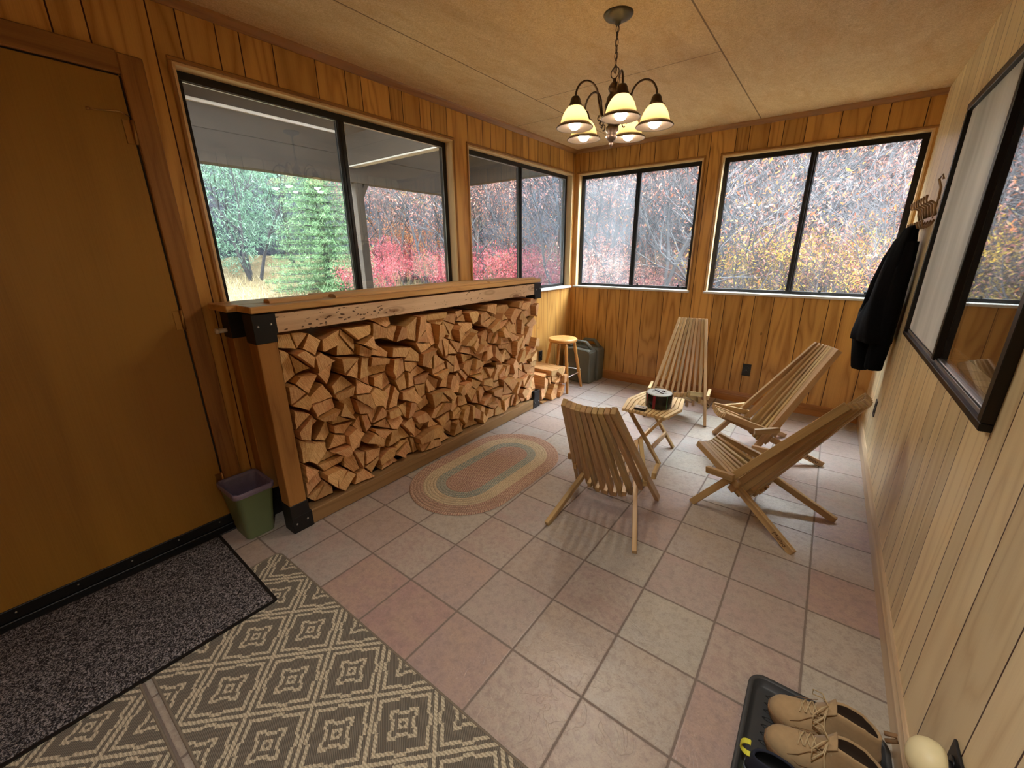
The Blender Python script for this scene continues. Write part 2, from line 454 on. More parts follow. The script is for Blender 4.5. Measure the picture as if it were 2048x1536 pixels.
def mat_screen():
    t = NT('insect_screen_mesh'); o = t.sep(t.obj())
    wv = t.noise(t.comb(t.math('MULTIPLY', o[1], 5), t.math('MULTIPLY', o[2], 0.9), 0.0), 1.0, 2.0)
    c = t.ramp(wv, [(0.35, s2l((196, 202, 206))), (0.65, s2l((236, 240, 242)))])
    df = t.n('BsdfDiffuse'); t.l(c, df.inputs[0])
    tr = t.n('BsdfTransparent'); mx = t.n('MixShader'); mx.inputs[0].default_value = 0.9
    t.l(tr.outputs[0], mx.inputs[1]); t.l(df.outputs[0], mx.inputs[2]); t.l(mx.outputs[0], t.out.inputs['Surface'])
    return t.mat
M['screen'] = mat_screen()

def mat_log_end():
    t = NT('split_log_end_grain'); g = t.attr(); s_ = t.sep(g); r = t.rand()
    off = t.comb(t.math('MULTIPLY', r, 31), t.math('MULTIPLY', r, 57), t.math('MULTIPLY', r, 13))
    # growth rings: arcs about a far pith, saw marks across
    an = t.math('MULTIPLY', r, 6.28)
    px = t.math('MULTIPLY', t.math('COSINE', an), 0.10); py = t.math('MULTIPLY', t.math('SINE', an), 0.10)
    dx = t.math('SUBTRACT', s_[1], px); dy = t.math('SUBTRACT', s_[2], py)
    wob = t.noise(t.vmath('ADD', t.vmath('MULTIPLY', g, (20, 20, 20)), off), 1.0, 2.0)
    d = t.math('ADD', t.math('SQRT', t.math('ADD', t.math('MULTIPLY', dx, dx), t.math('MULTIPLY', dy, dy))), t.math('MULTIPLY', wob, 0.018))
    ring = t.math('ADD', 0.5, t.math('MULTIPLY', t.math('SINE', t.math('MULTIPLY', d, 760)), 0.5))
    saw = t.noise(t.vmath('ADD', t.comb(t.math('MULTIPLY', t.math('ADD', s_[1], t.math('MULTIPLY', s_[2], t.math('SUBTRACT', r, 0.2))), 260), t.math('MULTIPLY', s_[2], 22), 0.0), off), 1.0, 3.0, 0.6)
    br = t.noise(t.vmath('ADD', t.vmath('MULTIPLY', g, (18, 18, 18)), off), 1.0, 3.0)
    c = t.mix(t.math('MULTIPLY', ring, 0.42), s2l((238, 200, 148)), s2l((198, 146, 92)))
    c = t.mix(t.ramp(saw, [(0.42, 0.0), (0.7, 0.7)]), c, s2l((176, 112, 62)))
    c = t.mix(t.ramp(br, [(0.5, 0.0), (0.8, 0.45)]), c, s2l((212, 142, 94)))
    hv = t.n('HueSaturation'); t.l(c, hv.inputs['Color'])
    t.l(t.math('ADD', 0.82, t.math('MULTIPLY', r, 0.34)), hv.inputs['Value'])
    t.l(t.math('ADD', 0.49, t.math('MULTIPLY', t.math('FRACT', t.math('MULTIPLY', r, 9.7)), 0.022)), hv.inputs['Hue'])
    t.bsdf(hv.outputs[0], 0.75, t.bump(t.math('ADD', saw, t.math('MULTIPLY', ring, 0.3)), 0.6, 0.003), 0.2)
    return t.mat
M['log_end'] = mat_log_end()
M['log_side'] = wood('split_log_side', (202, 152, 96), (152, 104, 58), 0.7, across=40, along=3, rings=5, pore=0.5, bump=0.6, var=0.16)
M['log_bark'] = M['log_side']

def mat_runner(name, cx, cy):
    t = NT(name); o = t.sep(t.obj())
    wv = t.noise(t.vmath('MULTIPLY', t.obj(), (130, 130, 1)), 1.0, 2.0)
    wob = t.math('MULTIPLY', t.math('SUBTRACT', wv, 0.5), 0.05)
    u = t.math('DIVIDE', t.math('SUBTRACT', o[0], cx), 0.2835); v = t.math('DIVIDE', t.math('SUBTRACT', o[1], cy), 0.286)
    a = t.math('ADD', t.math('ADD', u, v), wob); b = t.math('ADD', t.math('SUBTRACT', u, v), wob)
    fa = t.math('ABSOLUTE', t.math('SUBTRACT', t.math('FRACT', t.math('ADD', a, 0.5)), 0.5))
    fb = t.math('ABSOLUTE', t.math('SUBTRACT', t.math('FRACT', t.math('ADD', b, 0.5)), 0.5))
    mx = t.math('MAXIMUM', fa, fb); mn = t.math('MINIMUM', fa, fb)
    notch = t.math('MULTIPLY', t.math('LESS_THAN', mn, 0.085), 0.035)
    m = t.math('SUBTRACT', mx, notch)
    def band(x, p, wd): return t.math('LESS_THAN', t.math('ABSOLUTE', t.math('SUBTRACT', x, p)), wd)
    k = t.math('MAXIMUM', band(mx, 0.5, 0.030), band(m, 0.390, 0.028))
    k = t.math('MAXIMUM', k, band(t.math('ADD', mx, notch), 0.195, 0.028))
    k = t.math('MAXIMUM', k, t.math('MULTIPLY', t.math('LESS_THAN', mx, 0.075), t.math('GREATER_THAN', t.math('ADD', fa, fb), 0.045)))
    weave = t.math('SINE', t.math('MULTIPLY', t.math('ADD', t.math('MULTIPLY', o[0], 0.75), o[1]), 980))
    wy = t.math('SINE', t.math('MULTIPLY', o[1], 700))
    tw = t.math('MULTIPLY', t.math('ADD', weave, 1.0), 0.5)
    grey = t.mix(tw, s2l((92, 86, 78)), s2l((136, 130, 118)))
    cream = t.mix(t.math('MULTIPLY', t.math('ADD', wy, 1.0), 0.5), s2l((180, 170, 146)), s2l((224, 214, 188)))
    c = t.mix(k, grey, cream)
    fuzz = t.noise(t.vmath('MULTIPLY', t.obj(), (420, 420, 10)), 1.0, 2.0)
    c = t.mix(t.math('MULTIPLY', fuzz, 0.35), c, s2l((106, 98, 86)))
    h = t.math('ADD', t.math('MULTIPLY', k, 1.2), t.math('ADD', t.math('MULTIPLY', tw, 0.4), t.math('MULTIPLY', fuzz, 0.5)))
    t.bsdf(c, 0.95, t.bump(h, 0.8, 0.003), 0.1)
    return t.mat
M['runner_a'] = mat_runner('woven_runner_diamonds', -0.979, -0.992)
M['runner_b'] = mat_runner('woven_runner_diamonds_near', -1.202, -1.594)
M['runner_edge'] = plain('runner_binding', (122, 112, 98), 0.9, noise=0.2, nscale=200, bump=0.4)

def mat_darkmat():
    t = NT('speckled_pile_mat'); o = t.obj()
    n1 = t.noise(t.vmath('MULTIPLY', o, (210, 210, 60)), 1.0, 2.0, 0.7)
    n2 = t.noise(t.vmath('MULTIPLY', o, (95, 95, 40)), 1.0, 3.0, 0.7, 0.5)
    wn = t.white(t.vmath('FLOOR', t.vmath('MULTIPLY', o, (240, 240, 30))))
    c = t.ramp(t.math('ADD', t.math('MULTIPLY', n1, 0.6), t.math('MULTIPLY', n2, 0.4)), [(0.38, s2l((24, 23, 24))), (0.50, s2l((66, 62, 64))), (0.60, s2l((168, 162, 164)))])
    c = t.mix(t.math('MULTIPLY', t.math('GREATER_THAN', wn['Value'], 0.85), 0.3), c, s2l((190, 182, 174)))
    t.bsdf(c, 0.95, t.bump(n1, 1.0, 0.008), 0.1)
    return t.mat
M['darkmat'] = mat_darkmat()

def mat_braid():
    t = NT('braided_rug'); g = t.sep(t.attr()); aux = t.attrf('aux')
    stops = [(0.0, (164, 126, 116)), (0.355, (166, 128, 118)), (0.36, (128, 146, 142)), (0.53, (132, 150, 144)), (0.535, (196, 180, 148)), (0.76, (194, 176, 144)), (0.765, (166, 128, 114)), (1.0, (150, 108, 96))]
    base = t.ramp(aux, [(p, s2l(c)) for p, c in stops], 'CONSTANT')
    tw = t.math('SINE', t.math('ADD', t.math('MULTIPLY', g[0], 480), t.math('MULTIPLY', g[1], 300)))
    n = t.noise(t.comb(t.math('MULTIPLY', g[0], 120), t.math('MULTIPLY', g[1], 120), 0.0), 1.0, 2.0)
    f = t.ramp(t.math('ADD', t.math('MULTIPLY', tw, 0.28), n), [(0.3, 0.0), (0.75, 1.0)])
    c = t.mix(t.math('MULTIPLY', f, 0.65), base, s2l((220, 198, 168)))
    c = t.mix(t.ramp(n, [(0.28, 0.55), (0.48, 0.0)]), c, s2l((92, 70, 62)))
    t.bsdf(c, 0.95, t.bump(t.math('ADD', tw, n), 0.7, 0.002), 0.1)
    return t.mat
M['braid'] = mat_braid()

def mat_beam():
    t = NT('beetle_marked_beam'); g = t.attr(); s_ = t.sep(g)
    c, f, fine = wood_color(t, g, s2l((186, 144, 108)), s2l((226, 196, 162)), 13, 1.0, 5, 0.3, 0.7)
    vo = t.n('TexVoronoi'); t.l(t.vmath('ADD', t.vmath('MULTIPLY', g, (26, 75, 75)), t.vmath('SCALE', t.noise(t.vmath('MULTIPLY', g, (20, 20, 20)), 1, 2, col=True), 1.6)), vo.inputs['Vector'])
    vo.inputs['Scale'].default_value = 1.0
    dens = t.noise(t.vmath('MULTIPLY', g, (3, 9, 9)), 1.0, 2.0)
    tr = t.math('LESS_THAN', vo.outputs['Distance'], t.ramp(dens, [(0.38, 0.0), (0.7, 0.33)]))
    c = t.mix(t.math('MULTIPLY', tr, 0.85), c, s2l((62, 38, 24)))
    v2 = t.n('TexVoronoi'); t.l(t.vmath('MULTIPLY', g, (3.2, 11, 0.01)), v2.inputs['Vector']); v2.inputs['Scale'].default_value = 1.0
    kn = t.ramp(v2.outputs['Distance'], [(0.0, 1.0), (0.13, 0.75), (0.17, 0.15), (0.24, 0.45), (0.30, 0.0)])
    c = t.mix(t.math('MULTIPLY', kn, 0.8), c, s2l((122, 76, 44)))
    t.bsdf(c, 0.65, t.bump(t.math('SUBTRACT', fine, tr), 0.5, 0.002), 0.25)
    return t.mat
M['beam'] = mat_beam()

def leafmat(name, cols, trans=0.35, alb=0.30):
    t = NT(name); g = t.attr()
    wn = t.white(t.vmath('FLOOR', t.vmath('MULTIPLY', g, (3, 3, 3))))
    n = len(cols); c = t.ramp(wn['Value'], [(i / max(1, n - 1) if n > 1 else 0, tuple(v * alb for v in s2l(k))) for i, k in enumerate(cols)])
    df = t.n('BsdfDiffuse'); tl = t.n('BsdfTranslucent'); mx = t.n('MixShader'); mx.inputs[0].default_value = trans
    t.l(c, df.inputs[0]); t.l(c, tl.inputs[0]); t.l(df.outputs[0], mx.inputs[1]); t.l(tl.outputs[0], mx.inputs[2]); t.l(mx.outputs[0], t.out.inputs['Surface'])
    return t.mat
M['leaf_pink'] = leafmat('pink_leaves', [(220, 138, 124), (230, 166, 142), (208, 130, 118), (232, 188, 156)])
M['leaf_red'] = leafmat('red_leaves', [(206, 84, 96), (224, 120, 124), (190, 74, 88), (232, 150, 146)])
M['leaf_orange'] = leafmat('orange_leaves', [(226, 128, 70), (236, 160, 90), (214, 104, 70), (236, 180, 110)])
M['leaf_yellow'] = leafmat('yellow_leaves', [(224, 182, 60), (236, 204, 96), (200, 160, 60), (232, 176, 70)])
M['juniper'] = leafmat('juniper_needles', [(112, 146, 120), (134, 164, 138), (92, 128, 100), (150, 176, 150)], 0.3, 0.42)
M['spruce'] = leafmat('spruce_needles', [(112, 146, 100), (136, 170, 120), (92, 128, 86), (150, 180, 130)], 0.3, 0.36)
M['grass'] = leafmat('dry_grass_blades', [(214, 194, 150), (230, 212, 170), (190, 166, 120), (222, 202, 150)], 0.3)
M['bark_grey'] = plain('grey_bark', (27, 25, 25), 0.9, noise=0.35, nscale=12)
M['bark_pale'] = plain('pale_twigs', (54, 52, 53), 0.9, noise=0.25, nscale=12)
def mat_hill():
    t = NT('brushy_hillside'); o = t.obj(); s_ = t.sep(o)
    n1 = t.noise(t.vmath('MULTIPLY', o, (2.6, 2.6, 5)), 1.0, 6.0, 0.75, 1.0)
    n2 = t.noise(t.vmath('MULTIPLY', o, (0.5, 0.5, 0.5)), 1.0, 3.0, 0.6)
    brush = t.ramp(n1, [(0.32, s2l((17, 17, 20))), (0.46, s2l((28, 30, 35))), (0.56, s2l((38, 39, 44))), (0.66, s2l((42, 36, 38))), (0.78, s2l((50, 42, 32)))])
    dry = t.ramp(n1, [(0.3, s2l((72, 62, 44))), (0.5, s2l((90, 80, 60))), (0.7, s2l((104, 94, 74)))])
    far = t.math('GREATER_THAN', t.math('ADD', s_[2], t.math('MULTIPLY', n2, 0.8)), 1.75)
    c = t.mix(far, dry, brush)
    t.bsdf(c, 0.95, t.bump(n1, 1.0, 0.2), 0.05)
    return t.mat
M['hill'] = mat_hill()
M['porch'] = wood('weathered_porch_boards', (62, 52, 40), (42, 35, 27), 0.8, across=7, rings=4, pore=0.4)
M['porch_roof'] = wood('porch_roof_boards', (52, 43, 34), (38, 31, 24), 0.8, across=4, rings=3, pore=0.3)
M['porch_lit'] = wood('porch_lit_underside', (176, 166, 150), (150, 140, 126), 0.8, across=7, rings=3)  # lighter copy of the porch wood; bright undersides put into the colour

M['glass_pane5'] = mat_glass('dark_window_glass', 0.02, seed=12.0)
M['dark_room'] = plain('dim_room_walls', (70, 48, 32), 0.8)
M['brass'] = plain('aged_brass', (168, 128, 74), 0.35, 0.85)
M['bronze'] = plain('dark_bronze', (74, 56, 44), 0.42, 0.7, noise=0.3, nscale=60)
M['bronze_rim'] = plain('bronze_shade_rim', (110, 92, 74), 0.3, 0.6)
M['bronze_light'] = plain('worn_bronze_hooks', (150, 122, 92), 0.35, 0.8)
M['pewter'] = plain('pewter_canopy', (84, 76, 62), 0.38, 0.7, noise=0.2, nscale=40)
def mat_shade():
    t = NT('ribbed_cream_glass_shade')
    tl = t.n('BsdfTranslucent'); tl.inputs[0].default_value = (*s2l((255, 243, 208)), 1)
    df = t.n('BsdfPrincipled'); df.inputs['Base Color'].default_value = (*s2l((254, 247, 226)), 1); df.inputs['Roughness'].default_value = 0.2
    mx = t.n('MixShader'); mx.inputs[0].default_value = 0.55; t.l(tl.outputs[0], mx.inputs[1]); t.l(df.outputs[0], mx.inputs[2])
    t.l(mx.outputs[0], t.out.inputs['Surface']); return t.mat
M['shade'] = mat_shade()
def mat_bulb():
    t = NT('lit_frosted_bulb'); e = t.n('Emission'); e.inputs[0].default_value = (1.0, 0.90, 0.75, 1); e.inputs[1].default_value = BULB
    t.l(e.outputs[0], t.out.inputs['Surface']); return t.mat
BULB = 150.0
M['bulb'] = mat_bulb()
M['bin'] = plain('sage_green_plastic', (128, 150, 112), 0.45, noise=0.04, nscale=20)
M['liner'] = plain('lilac_grey_bin_liner', (120, 108, 128), 0.35, noise=0.2, nscale=30, bump=0.6, bdist=0.01)
M['can'] = plain('olive_grey_plastic_can', (96, 98, 88), 0.5, noise=0.06, nscale=30, bump=0.1)
M['fleece'] = plain('black_fleece', (9, 10, 13), 0.95, noise=0.3, nscale=120, bump=0.5, spec=0.15)
M['zip'] = plain('zip_teeth', (110, 100, 84), 0.4, 0.6)
M['suede'] = plain('tan_suede', (168, 142, 104), 0.9, noise=0.18, nscale=60, bump=0.25, sheen=0.1)
M['suede_dark'] = plain('brown_rand', (128, 98, 66), 0.8, noise=0.15, nscale=50, bump=0.2)
M['boot_lining'] = plain('dark_boot_lining', (70, 52, 36), 0.95)
M['lace'] = plain('tan_laces', (186, 166, 128), 0.8, noise=0.15, nscale=200)
M['navy_mesh'] = plain('navy_knit_upper', (22, 27, 44), 0.8, noise=0.2, nscale=90, bump=0.3)
M['slate_foam'] = plain('slate_midsole', (84, 92, 102), 0.6, noise=0.1, nscale=50)
M['lime'] = plain('yellow_green_loop', (206, 204, 64), 0.6)
M['grey_lace'] = plain('pale_grey_laces', (150, 156, 164), 0.7)
M['tray'] = plain('black_rubber_tray', (54, 56, 58), 0.5, noise=0.1, nscale=60)
M['cream'] = plain('cream_night_light', (222, 212, 168), 0.5, noise=0.05, nscale=30)
M['drum_side'] = None
def mat_drum():
    t = NT('black_lacquered_drum_side'); g = t.sep(t.attr('gc2')); 
    a = g[0]
    def band(p, w_): return t.math('LESS_THAN', t.math('ABSOLUTE', t.math('SUBTRACT', a, p)), w_)
    red = t.math('MAXIMUM', band(-2.35, 0.10), band(-1.62, 0.11)); grn = band(-0.62, 0.03)
    c = t.mix(red, s2l((16, 18, 16)), s2l((120, 36, 44))); c = t.mix(grn, c, s2l((70, 130, 90)))
    t.bsdf(c, 0.25, None, 0.5); return t.mat
M['drum_side'] = mat_drum()
M['drum_top'] = plain('steel_drum_top_sheen', (226, 238, 242), 0.25, 0.1)  # bluish-white reflection on the steel put into the base colour
M['card'] = plain('white_printed_lid', (232, 230, 226), 0.5)
M['ink'] = plain('dark_print', (34, 34, 52), 0.5)
M['brand'] = plain('burnt_lettering', (66, 34, 14), 0.8)
M['white_plastic'] = plain('white_plastic_tube', (214, 206, 196), 0.5)
M['loose_board'] = wood('loose_moulding', (220, 180, 128), (190, 146, 92), 0.5, across=12, rings=5)  # pale tone and width also stand for window light reflected along the bar
M['socket'] = plain('socket_face', (12, 12, 12), 0.35)
# ================================================================== SETTING
def wall_holes(mb, axis, pos, thick, a0, a1, z0, z1, holes):
    """wall slab in the plane axis=pos, running a0..a1, with rectangular openings (l, r, b, t)"""
    As = sorted({a0, a1} | {h[0] for h in holes} | {h[1] for h in holes})
    Zs = sorted({z0, z1} | {h[2] for h in holes} | {h[3] for h in holes})
    for i in range(len(As) - 1):
        for j in range(len(Zs) - 1):
            am = (As[i] + As[i + 1]) / 2; zm = (Zs[j] + Zs[j + 1]) / 2
            if any(h[0] < am < h[1] and h[2] < zm < h[3] for h in holes): continue
            c = [0, 0, zm]; sz = [thick, thick, Zs[j + 1] - Zs[j]]
            c[axis] = pos + thick / 2; c[1 - axis] = am; sz[1 - axis] = As[i + 1] - As[i]
            mb.box(c, sz, None, 0, 0, 2, False)
TH = 0.11
W1 = (-0.705, 0.978); W2 = (1.141, 2.800); W3 = (-1.950, -0.685); W4 = (-0.532, 0.812)
W5 = (0.045, 1.690, 0.955, 2.085)
DR = (-1.760, -0.900)
mb = MB(); wall_holes(mb, 0, XL - TH, TH, YF, YB + TH, 0, ZC, [(*W1, ZS, ZT), (*W2, ZS, ZT)])
struct('wall_left', mb, M['panel_left'], 'orange oak panelled wall with grooves, door and porch windows on the left', 'wall')
mb = MB(); wall_holes(mb, 1, YB, TH, XL, XR, 0, ZC, [(*W3, ZS, ZT), (*W4, ZS, ZT)])
struct('wall_back', mb, M['panel_back'], 'grooved oak panelled far wall below and around two windows', 'wall')
mb = MB(); wall_holes(mb, 0, XR, TH, YF, YB + TH, 0, ZC, [(W5[0] + .02, W5[1] - .02, W5[2] + .02, W5[3] - .02)])
struct('wall_right', mb, M['panel_right'], 'oak panelled wall on the right with the coat hooks, sky sheen painted pale', 'wall')
mb = MB(); wall_holes(mb, 1, YF - TH, TH, XL - TH, XR + TH, 0, ZC, [])
struct('wall_front', mb, M['panel_back'], 'oak panelled wall behind the viewer, out of the picture', 'wall')
mb = MB(); mb.box(((XL + XR) / 2, (YF + YB) / 2, -0.06), (XR - XL + 2 * TH, YB - YF + 2 * TH, 0.12), None, 0, 0, 0, False)
struct('floor', mb, M['tile'], 'square slate-look tile floor in rose, grey and tan', 'floor')
mb = MB(); mb.box(((XL + XR) / 2, (YF + YB) / 2, ZC + 0.04), (XR - XL + 2 * TH, YB - YF + 2 * TH, 0.08), None, 0, 0, 0, False)
struct('ceiling', mb, M['ceiling'], 'stained plywood ceiling with sheet seams', 'ceiling')

# baseboards and crown strips
def profile_run(mb, p0, p1, inward, prof):
    """prof: list of (out, up) swept from p0 to p1"""
    p0 = Vector(p0); p1 = Vector(p1); iw = Vector(inward); n = len(prof)
    vs = [p + iw * a + Vector((0, 0, b)) for p in (p0, p1) for a, b in prof]
    L = (p1 - p0).length
    gc = [(l, a + 3, b) for l in (0, L) for a, b in prof]
    fs = [(k, (k + 1) % n, n + (k + 1) % n, n + k) for k in range(n)] + [tuple(range(n))[::-1], tuple(range(n, 2 * n))]
    mb.add(vs, fs, 0, gc, False)
    return mb
bp = [(0, 0), (0.014, 0), (0.014, 0.066), (0.011, 0.072), (0.0125, 0.078), (0.009, 0.086), (0.010, 0.092), (0.004, 0.100), (0, 0.100)]
struct('baseboard_right', profile_run(MB(), (XR, YF, 0), (XR, YB, 0), (-1, 0, 0), bp), M['base_red'], 'moulded wooden baseboard along the right wall', 'baseboard')
struct('baseboard_back', profile_run(MB(), (XL, YB, 0), (XR - .015, YB, 0), (0, -1, 0), bp), M['base'], 'oak baseboard along the far wall', 'baseboard')
struct('baseboard_left', profile_run(MB(), (XL, -0.80, 0), (XL, YB, 0), (1, 0, 0), bp), M['base'], 'oak baseboard behind the firewood on the left wall', 'baseboard')
cp = [(0, 0), (0, -0.034), (0.007, -0.034), (0.013, -0.028), (0.022, -0.018), (0.030, -0.010), (0.034, 0)]
struct('trim_1', profile_run(MB(), (XL, YF, ZC), (XL, YB, ZC), (1, 0, 0), cp), M['trim'], 'brown strip where the left wall meets the ceiling', 'trim')
struct('trim_2', profile_run(MB(), (XL, YB, ZC), (XR, YB, ZC), (0, -1, 0), cp), M['trim'], 'brown strip where the far wall meets the ceiling', 'trim')

# ---- windows
def P(axis, along, depth, z):
    """point on a wall: axis 0 = left wall (depth goes to -x), 1 = back wall (depth goes to +y)"""
    return (XL - depth, along, z) if axis == 0 else (along, YB + depth, z)
def wbox(mb, axis, a0, a1, d0, d1, z0, z1, bev=0.001, mat=0, grain=None):
    c = P(axis, (a0 + a1) / 2, (d0 + d1) / 2, (z0 + z1) / 2)
    sz = [0, 0, z1 - z0]; sz[axis] = abs(d1 - d0); sz[1 - axis] = abs(a1 - a0)
    if grain is None: grain = 2 if (z1 - z0) > abs(a1 - a0) else 1 - axis
    mb.box(c, sz, None, bev, mat, grain)
def window(k, axis, span, mull, glass, label, heavy, trim_r=True, trim_l=True):
    a0, a1 = span; w_ = thing('window_%d' % k, label, 'window', kind='structure')
    D0, D1 = 0.064, 0.100        # depth of the aluminium frame
    j = MB(); jt = 0.012
    wbox(j, axis, a0, a1, 0.0, TH, ZT - jt, ZT); wbox(j, axis, a0, a0 + jt, 0, TH, ZS, ZT - jt); wbox(j, axis, a1 - jt, a1, 0, TH, ZS, ZT - jt)
    j.build('jamb', M['jamb'], w_)
    cs = MB(); e = 0.017        # slim rounded casing strip proud of the wall
    wbox(cs, axis, a0 - e, a1 + e, -0.008, 0.001, ZT, ZT + e, 0.004)
    if trim_l: wbox(cs, axis, a0 - e, a0, -0.008, 0.001, ZS, ZT, 0.004)
    if trim_r: wbox(cs, axis, a1, a1 + e, -0.008, 0.001, ZS, ZT, 0.004)
    cs.build('casing', M['trim'], w_)
    f = MB(); b0, b1 = a0 + jt, a1 - jt; fw = 0.034; top = ZT - jt
    wbox(f, axis, b0, b1, D0, D1, top - fw, top); wbox(f, axis, b0, b1, D0, D1, ZS, ZS + 0.026)
    wbox(f, axis, b0, b0 + fw, D0, D1, ZS + .026, top - fw); wbox(f, axis, b1 - fw, b1, D0, D1, ZS + .026, top - fw)
    f.build('frame', M['black_metal'], w_)
    m_ = MB(); wbox(m_, axis, mull - 0.021, mull + 0.021, D0 - 0.004, D1, ZS + .02, top - fw + .004, 0.003)
    wbox(m_, axis, mull - 0.006, mull + 0.006, D0 - 0.009, D0, ZS + .03, top - fw, 0.002)
    m_.build('meeting_stile', M['black_metal'], w_)
    for n_, (p0, p1, gl) in enumerate(((b0 + fw, mull - 0.021, glass[0]), (mull + 0.021, b1 - fw, glass[1]))):
        g = MB(); wbox(g, axis, p0, p1, 0.080 - .010 * n_, 0.084 - .010 * n_, ZS + .026, top - fw, 0)
        g.build('pane', M[gl], w_)
        s_ = MB(); q = 0.004; dd = 0.076 - .010 * n_   # bright glazing edge
        wbox(s_, axis, p0, p1, dd, dd + .003, top - fw - q, top - fw, 0); wbox(s_, axis, p0, p0 + q, dd, dd + .003, ZS + .026, top - fw - q, 0)
        wbox(s_, axis, p1 - q, p1, dd, dd + .003, ZS + .026, top - fw - q, 0)
        s_.build('glazing_bead', M['silver' if heavy else 'black_metal'], w_)
    s2 = MB(); wbox(s2, axis, a0 - 0.012, a1 + (0.012 if trim_r else 0), -0.028, D1, ZS - 0.022, ZS, 0.004)
    s2.build('sill', M['sill'], w_)
    return w_
w1 = window(1, 0, W1, 0.110, ('glass_clean', 'glass_clean'), 'wide black framed sliding window on the left wall above the firewood bar, nearest the door', True)
w2 = window(2, 0, W2, 1.922, ('glass_clean', 'glass_haze'), 'black framed sliding window on the left wall next to the far corner', True, trim_r=False)
w3 = window(3, 1, W3, -1.302, ('glass_dirty', 'glass_back'), 'smaller far wall window with the streaky left pane, beside the corner', False, trim_l=False)
w4 = window(4, 1, W4, 0.138, ('glass_back', 'glass_back'), 'wide far wall window reaching the right wall, pink and yellow trees outside', False, trim_r=False)
for wn_, ax, al in ((w3, 1, -0.735), (w2, 0, 2.64)):
    if wn_ is w3:
        m_ = MB(); wbox(m_, 1, -0.730, -0.712, 0.030, 0.052, 1.30, 1.345, 0.003); m_.build('latch', M['black_plastic'], w3)
for wn_, xs in ((w3, (-1.22, -0.80)), (w4, (0.36, 0.66))):
    for x_ in xs:
        m_ = MB(); wbox(m_, 1, x_ - .009, x_ + .009, 0.040, 0.056, ZS + .024, ZS + .046, 0.002); m_.build('glazing_clip', M['black_plastic'], wn_)

# ---- window 5, an old outside window on the right wall (frame stands proud of the panelling)
w5 = thing('window_5', 'black framed window on the right wall with a grey insect screen and a dark mirroring pane', 'window', kind='structure')
def rbox(mb, y0, y1, x0, x1, z0, z1, bev=0.002, mat=0):
    mb.box(((x0 + x1) / 2, (y0 + y1) / 2, (z0 + z1) / 2), (abs(x1 - x0), y1 - y0, z1 - z0), None, bev, mat, 2 if z1 - z0 > y1 - y0 else 1)
y0, y1, z0, z1 = W5
f = MB(); pr = 0.026; fw = 0.034
rbox(f, y0, y1, XR - pr, XR + .05, z1 - fw, z1); rbox(f, y0, y1, XR - pr, XR + .05, z0, z0 + .022)
rbox(f, y0, y0 + fw, XR - pr, XR + .05, z0 + .022, z1 - fw); rbox(f, y1 - fw, y1, XR - pr, XR + .05, z0 + .022, z1 - fw)
f.build('frame', M['black_metal'], w5)
ym = 0.845
t_ = MB(); rbox(t_, y0 + fw, y1 - fw, XR - .006, XR + .03, z0 + .022, z0 + .040); rbox(t_, y0 + fw, y1 - fw, XR - .012, XR - .009, z0 + .022, z0 + .034, 0)
t_.build('track', M['silver'], w5)
m_ = MB(); rbox(m_, ym - .016, ym + .016, XR - .020, XR + .03, z0 + .03, z1 - fw); m_.build('meeting_stile', M['black_metal'], w5)
sc = MB(); rbox(sc, ym + .016, y1 - fw, XR - .008, XR - .006, z0 + .04, z1 - fw, 0); so = sc.build('insect_screen', M['screen'], w5); so['label'] = 'pale grey insect screen filling the far half'
g = MB(); rbox(g, y0 + fw, ym - .016, XR + .002, XR + .006, z0 + .04, z1 - fw, 0); g.build('pane', M['glass_pane5'], w5)
g = MB(); rbox(g, ym + .016, y1 - fw, XR + .022, XR + .026, z0 + .04, z1 - fw, 0); g.build('pane', M['glass_pane5'], w5)
sd = MB(); rbox(sd, ym + .016, ym + .034, XR - .004, XR + .012, z0 + .04, z1 - fw, .001); sd.build('sash_edge', M['silver'], w5)
# the unlit room behind it
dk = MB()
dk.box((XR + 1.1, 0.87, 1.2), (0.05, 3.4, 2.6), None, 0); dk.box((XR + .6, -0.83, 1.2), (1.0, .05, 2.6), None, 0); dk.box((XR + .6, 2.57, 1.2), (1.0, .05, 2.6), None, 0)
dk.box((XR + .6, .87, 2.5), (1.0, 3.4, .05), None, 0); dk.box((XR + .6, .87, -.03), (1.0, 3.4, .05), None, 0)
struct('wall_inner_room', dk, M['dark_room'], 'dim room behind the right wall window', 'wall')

# ---- door
d = thing('door_1', 'plain orange veneer door with brass hinges on the left', 'door', kind='structure')
mb = MB(); mb.box((XL + .004, (DR[0] + DR[1]) / 2, 1.068), (.018, DR[1] - DR[0], 2.062), None, .002, 0, 2, False); mb.build('door_leaf', M['door'], d)
mb = MB(); cw = 0.082
cpr = .020
mb.box((XL + cpr / 2, DR[1] + .008 + cw / 2, 1.09), (cpr, cw, 2.18), None, .004, 0, 2)
mb.box((XL + cpr / 2, DR[0] - .008 - cw / 2, 1.09), (cpr, cw, 2.18), None, .004, 0, 2)
mb.box((XL + cpr / 2, (DR[0] + DR[1]) / 2, 2.105 + cw / 2), (cpr, DR[1] - DR[0] + .016, cw), None, .004, 0, 1)
mb.build('casing', M['trim'], d)
mb = MB(); mb.box((XL + .002, DR[1] + .004, 1.05), (.006, .006, 2.1), None, 0); mb.box((XL + .002, (DR[0] + DR[1]) / 2, 2.102), (.006, DR[1] - DR[0], .006), None, 0)
mb.build('gap', M['black_plastic'], d)
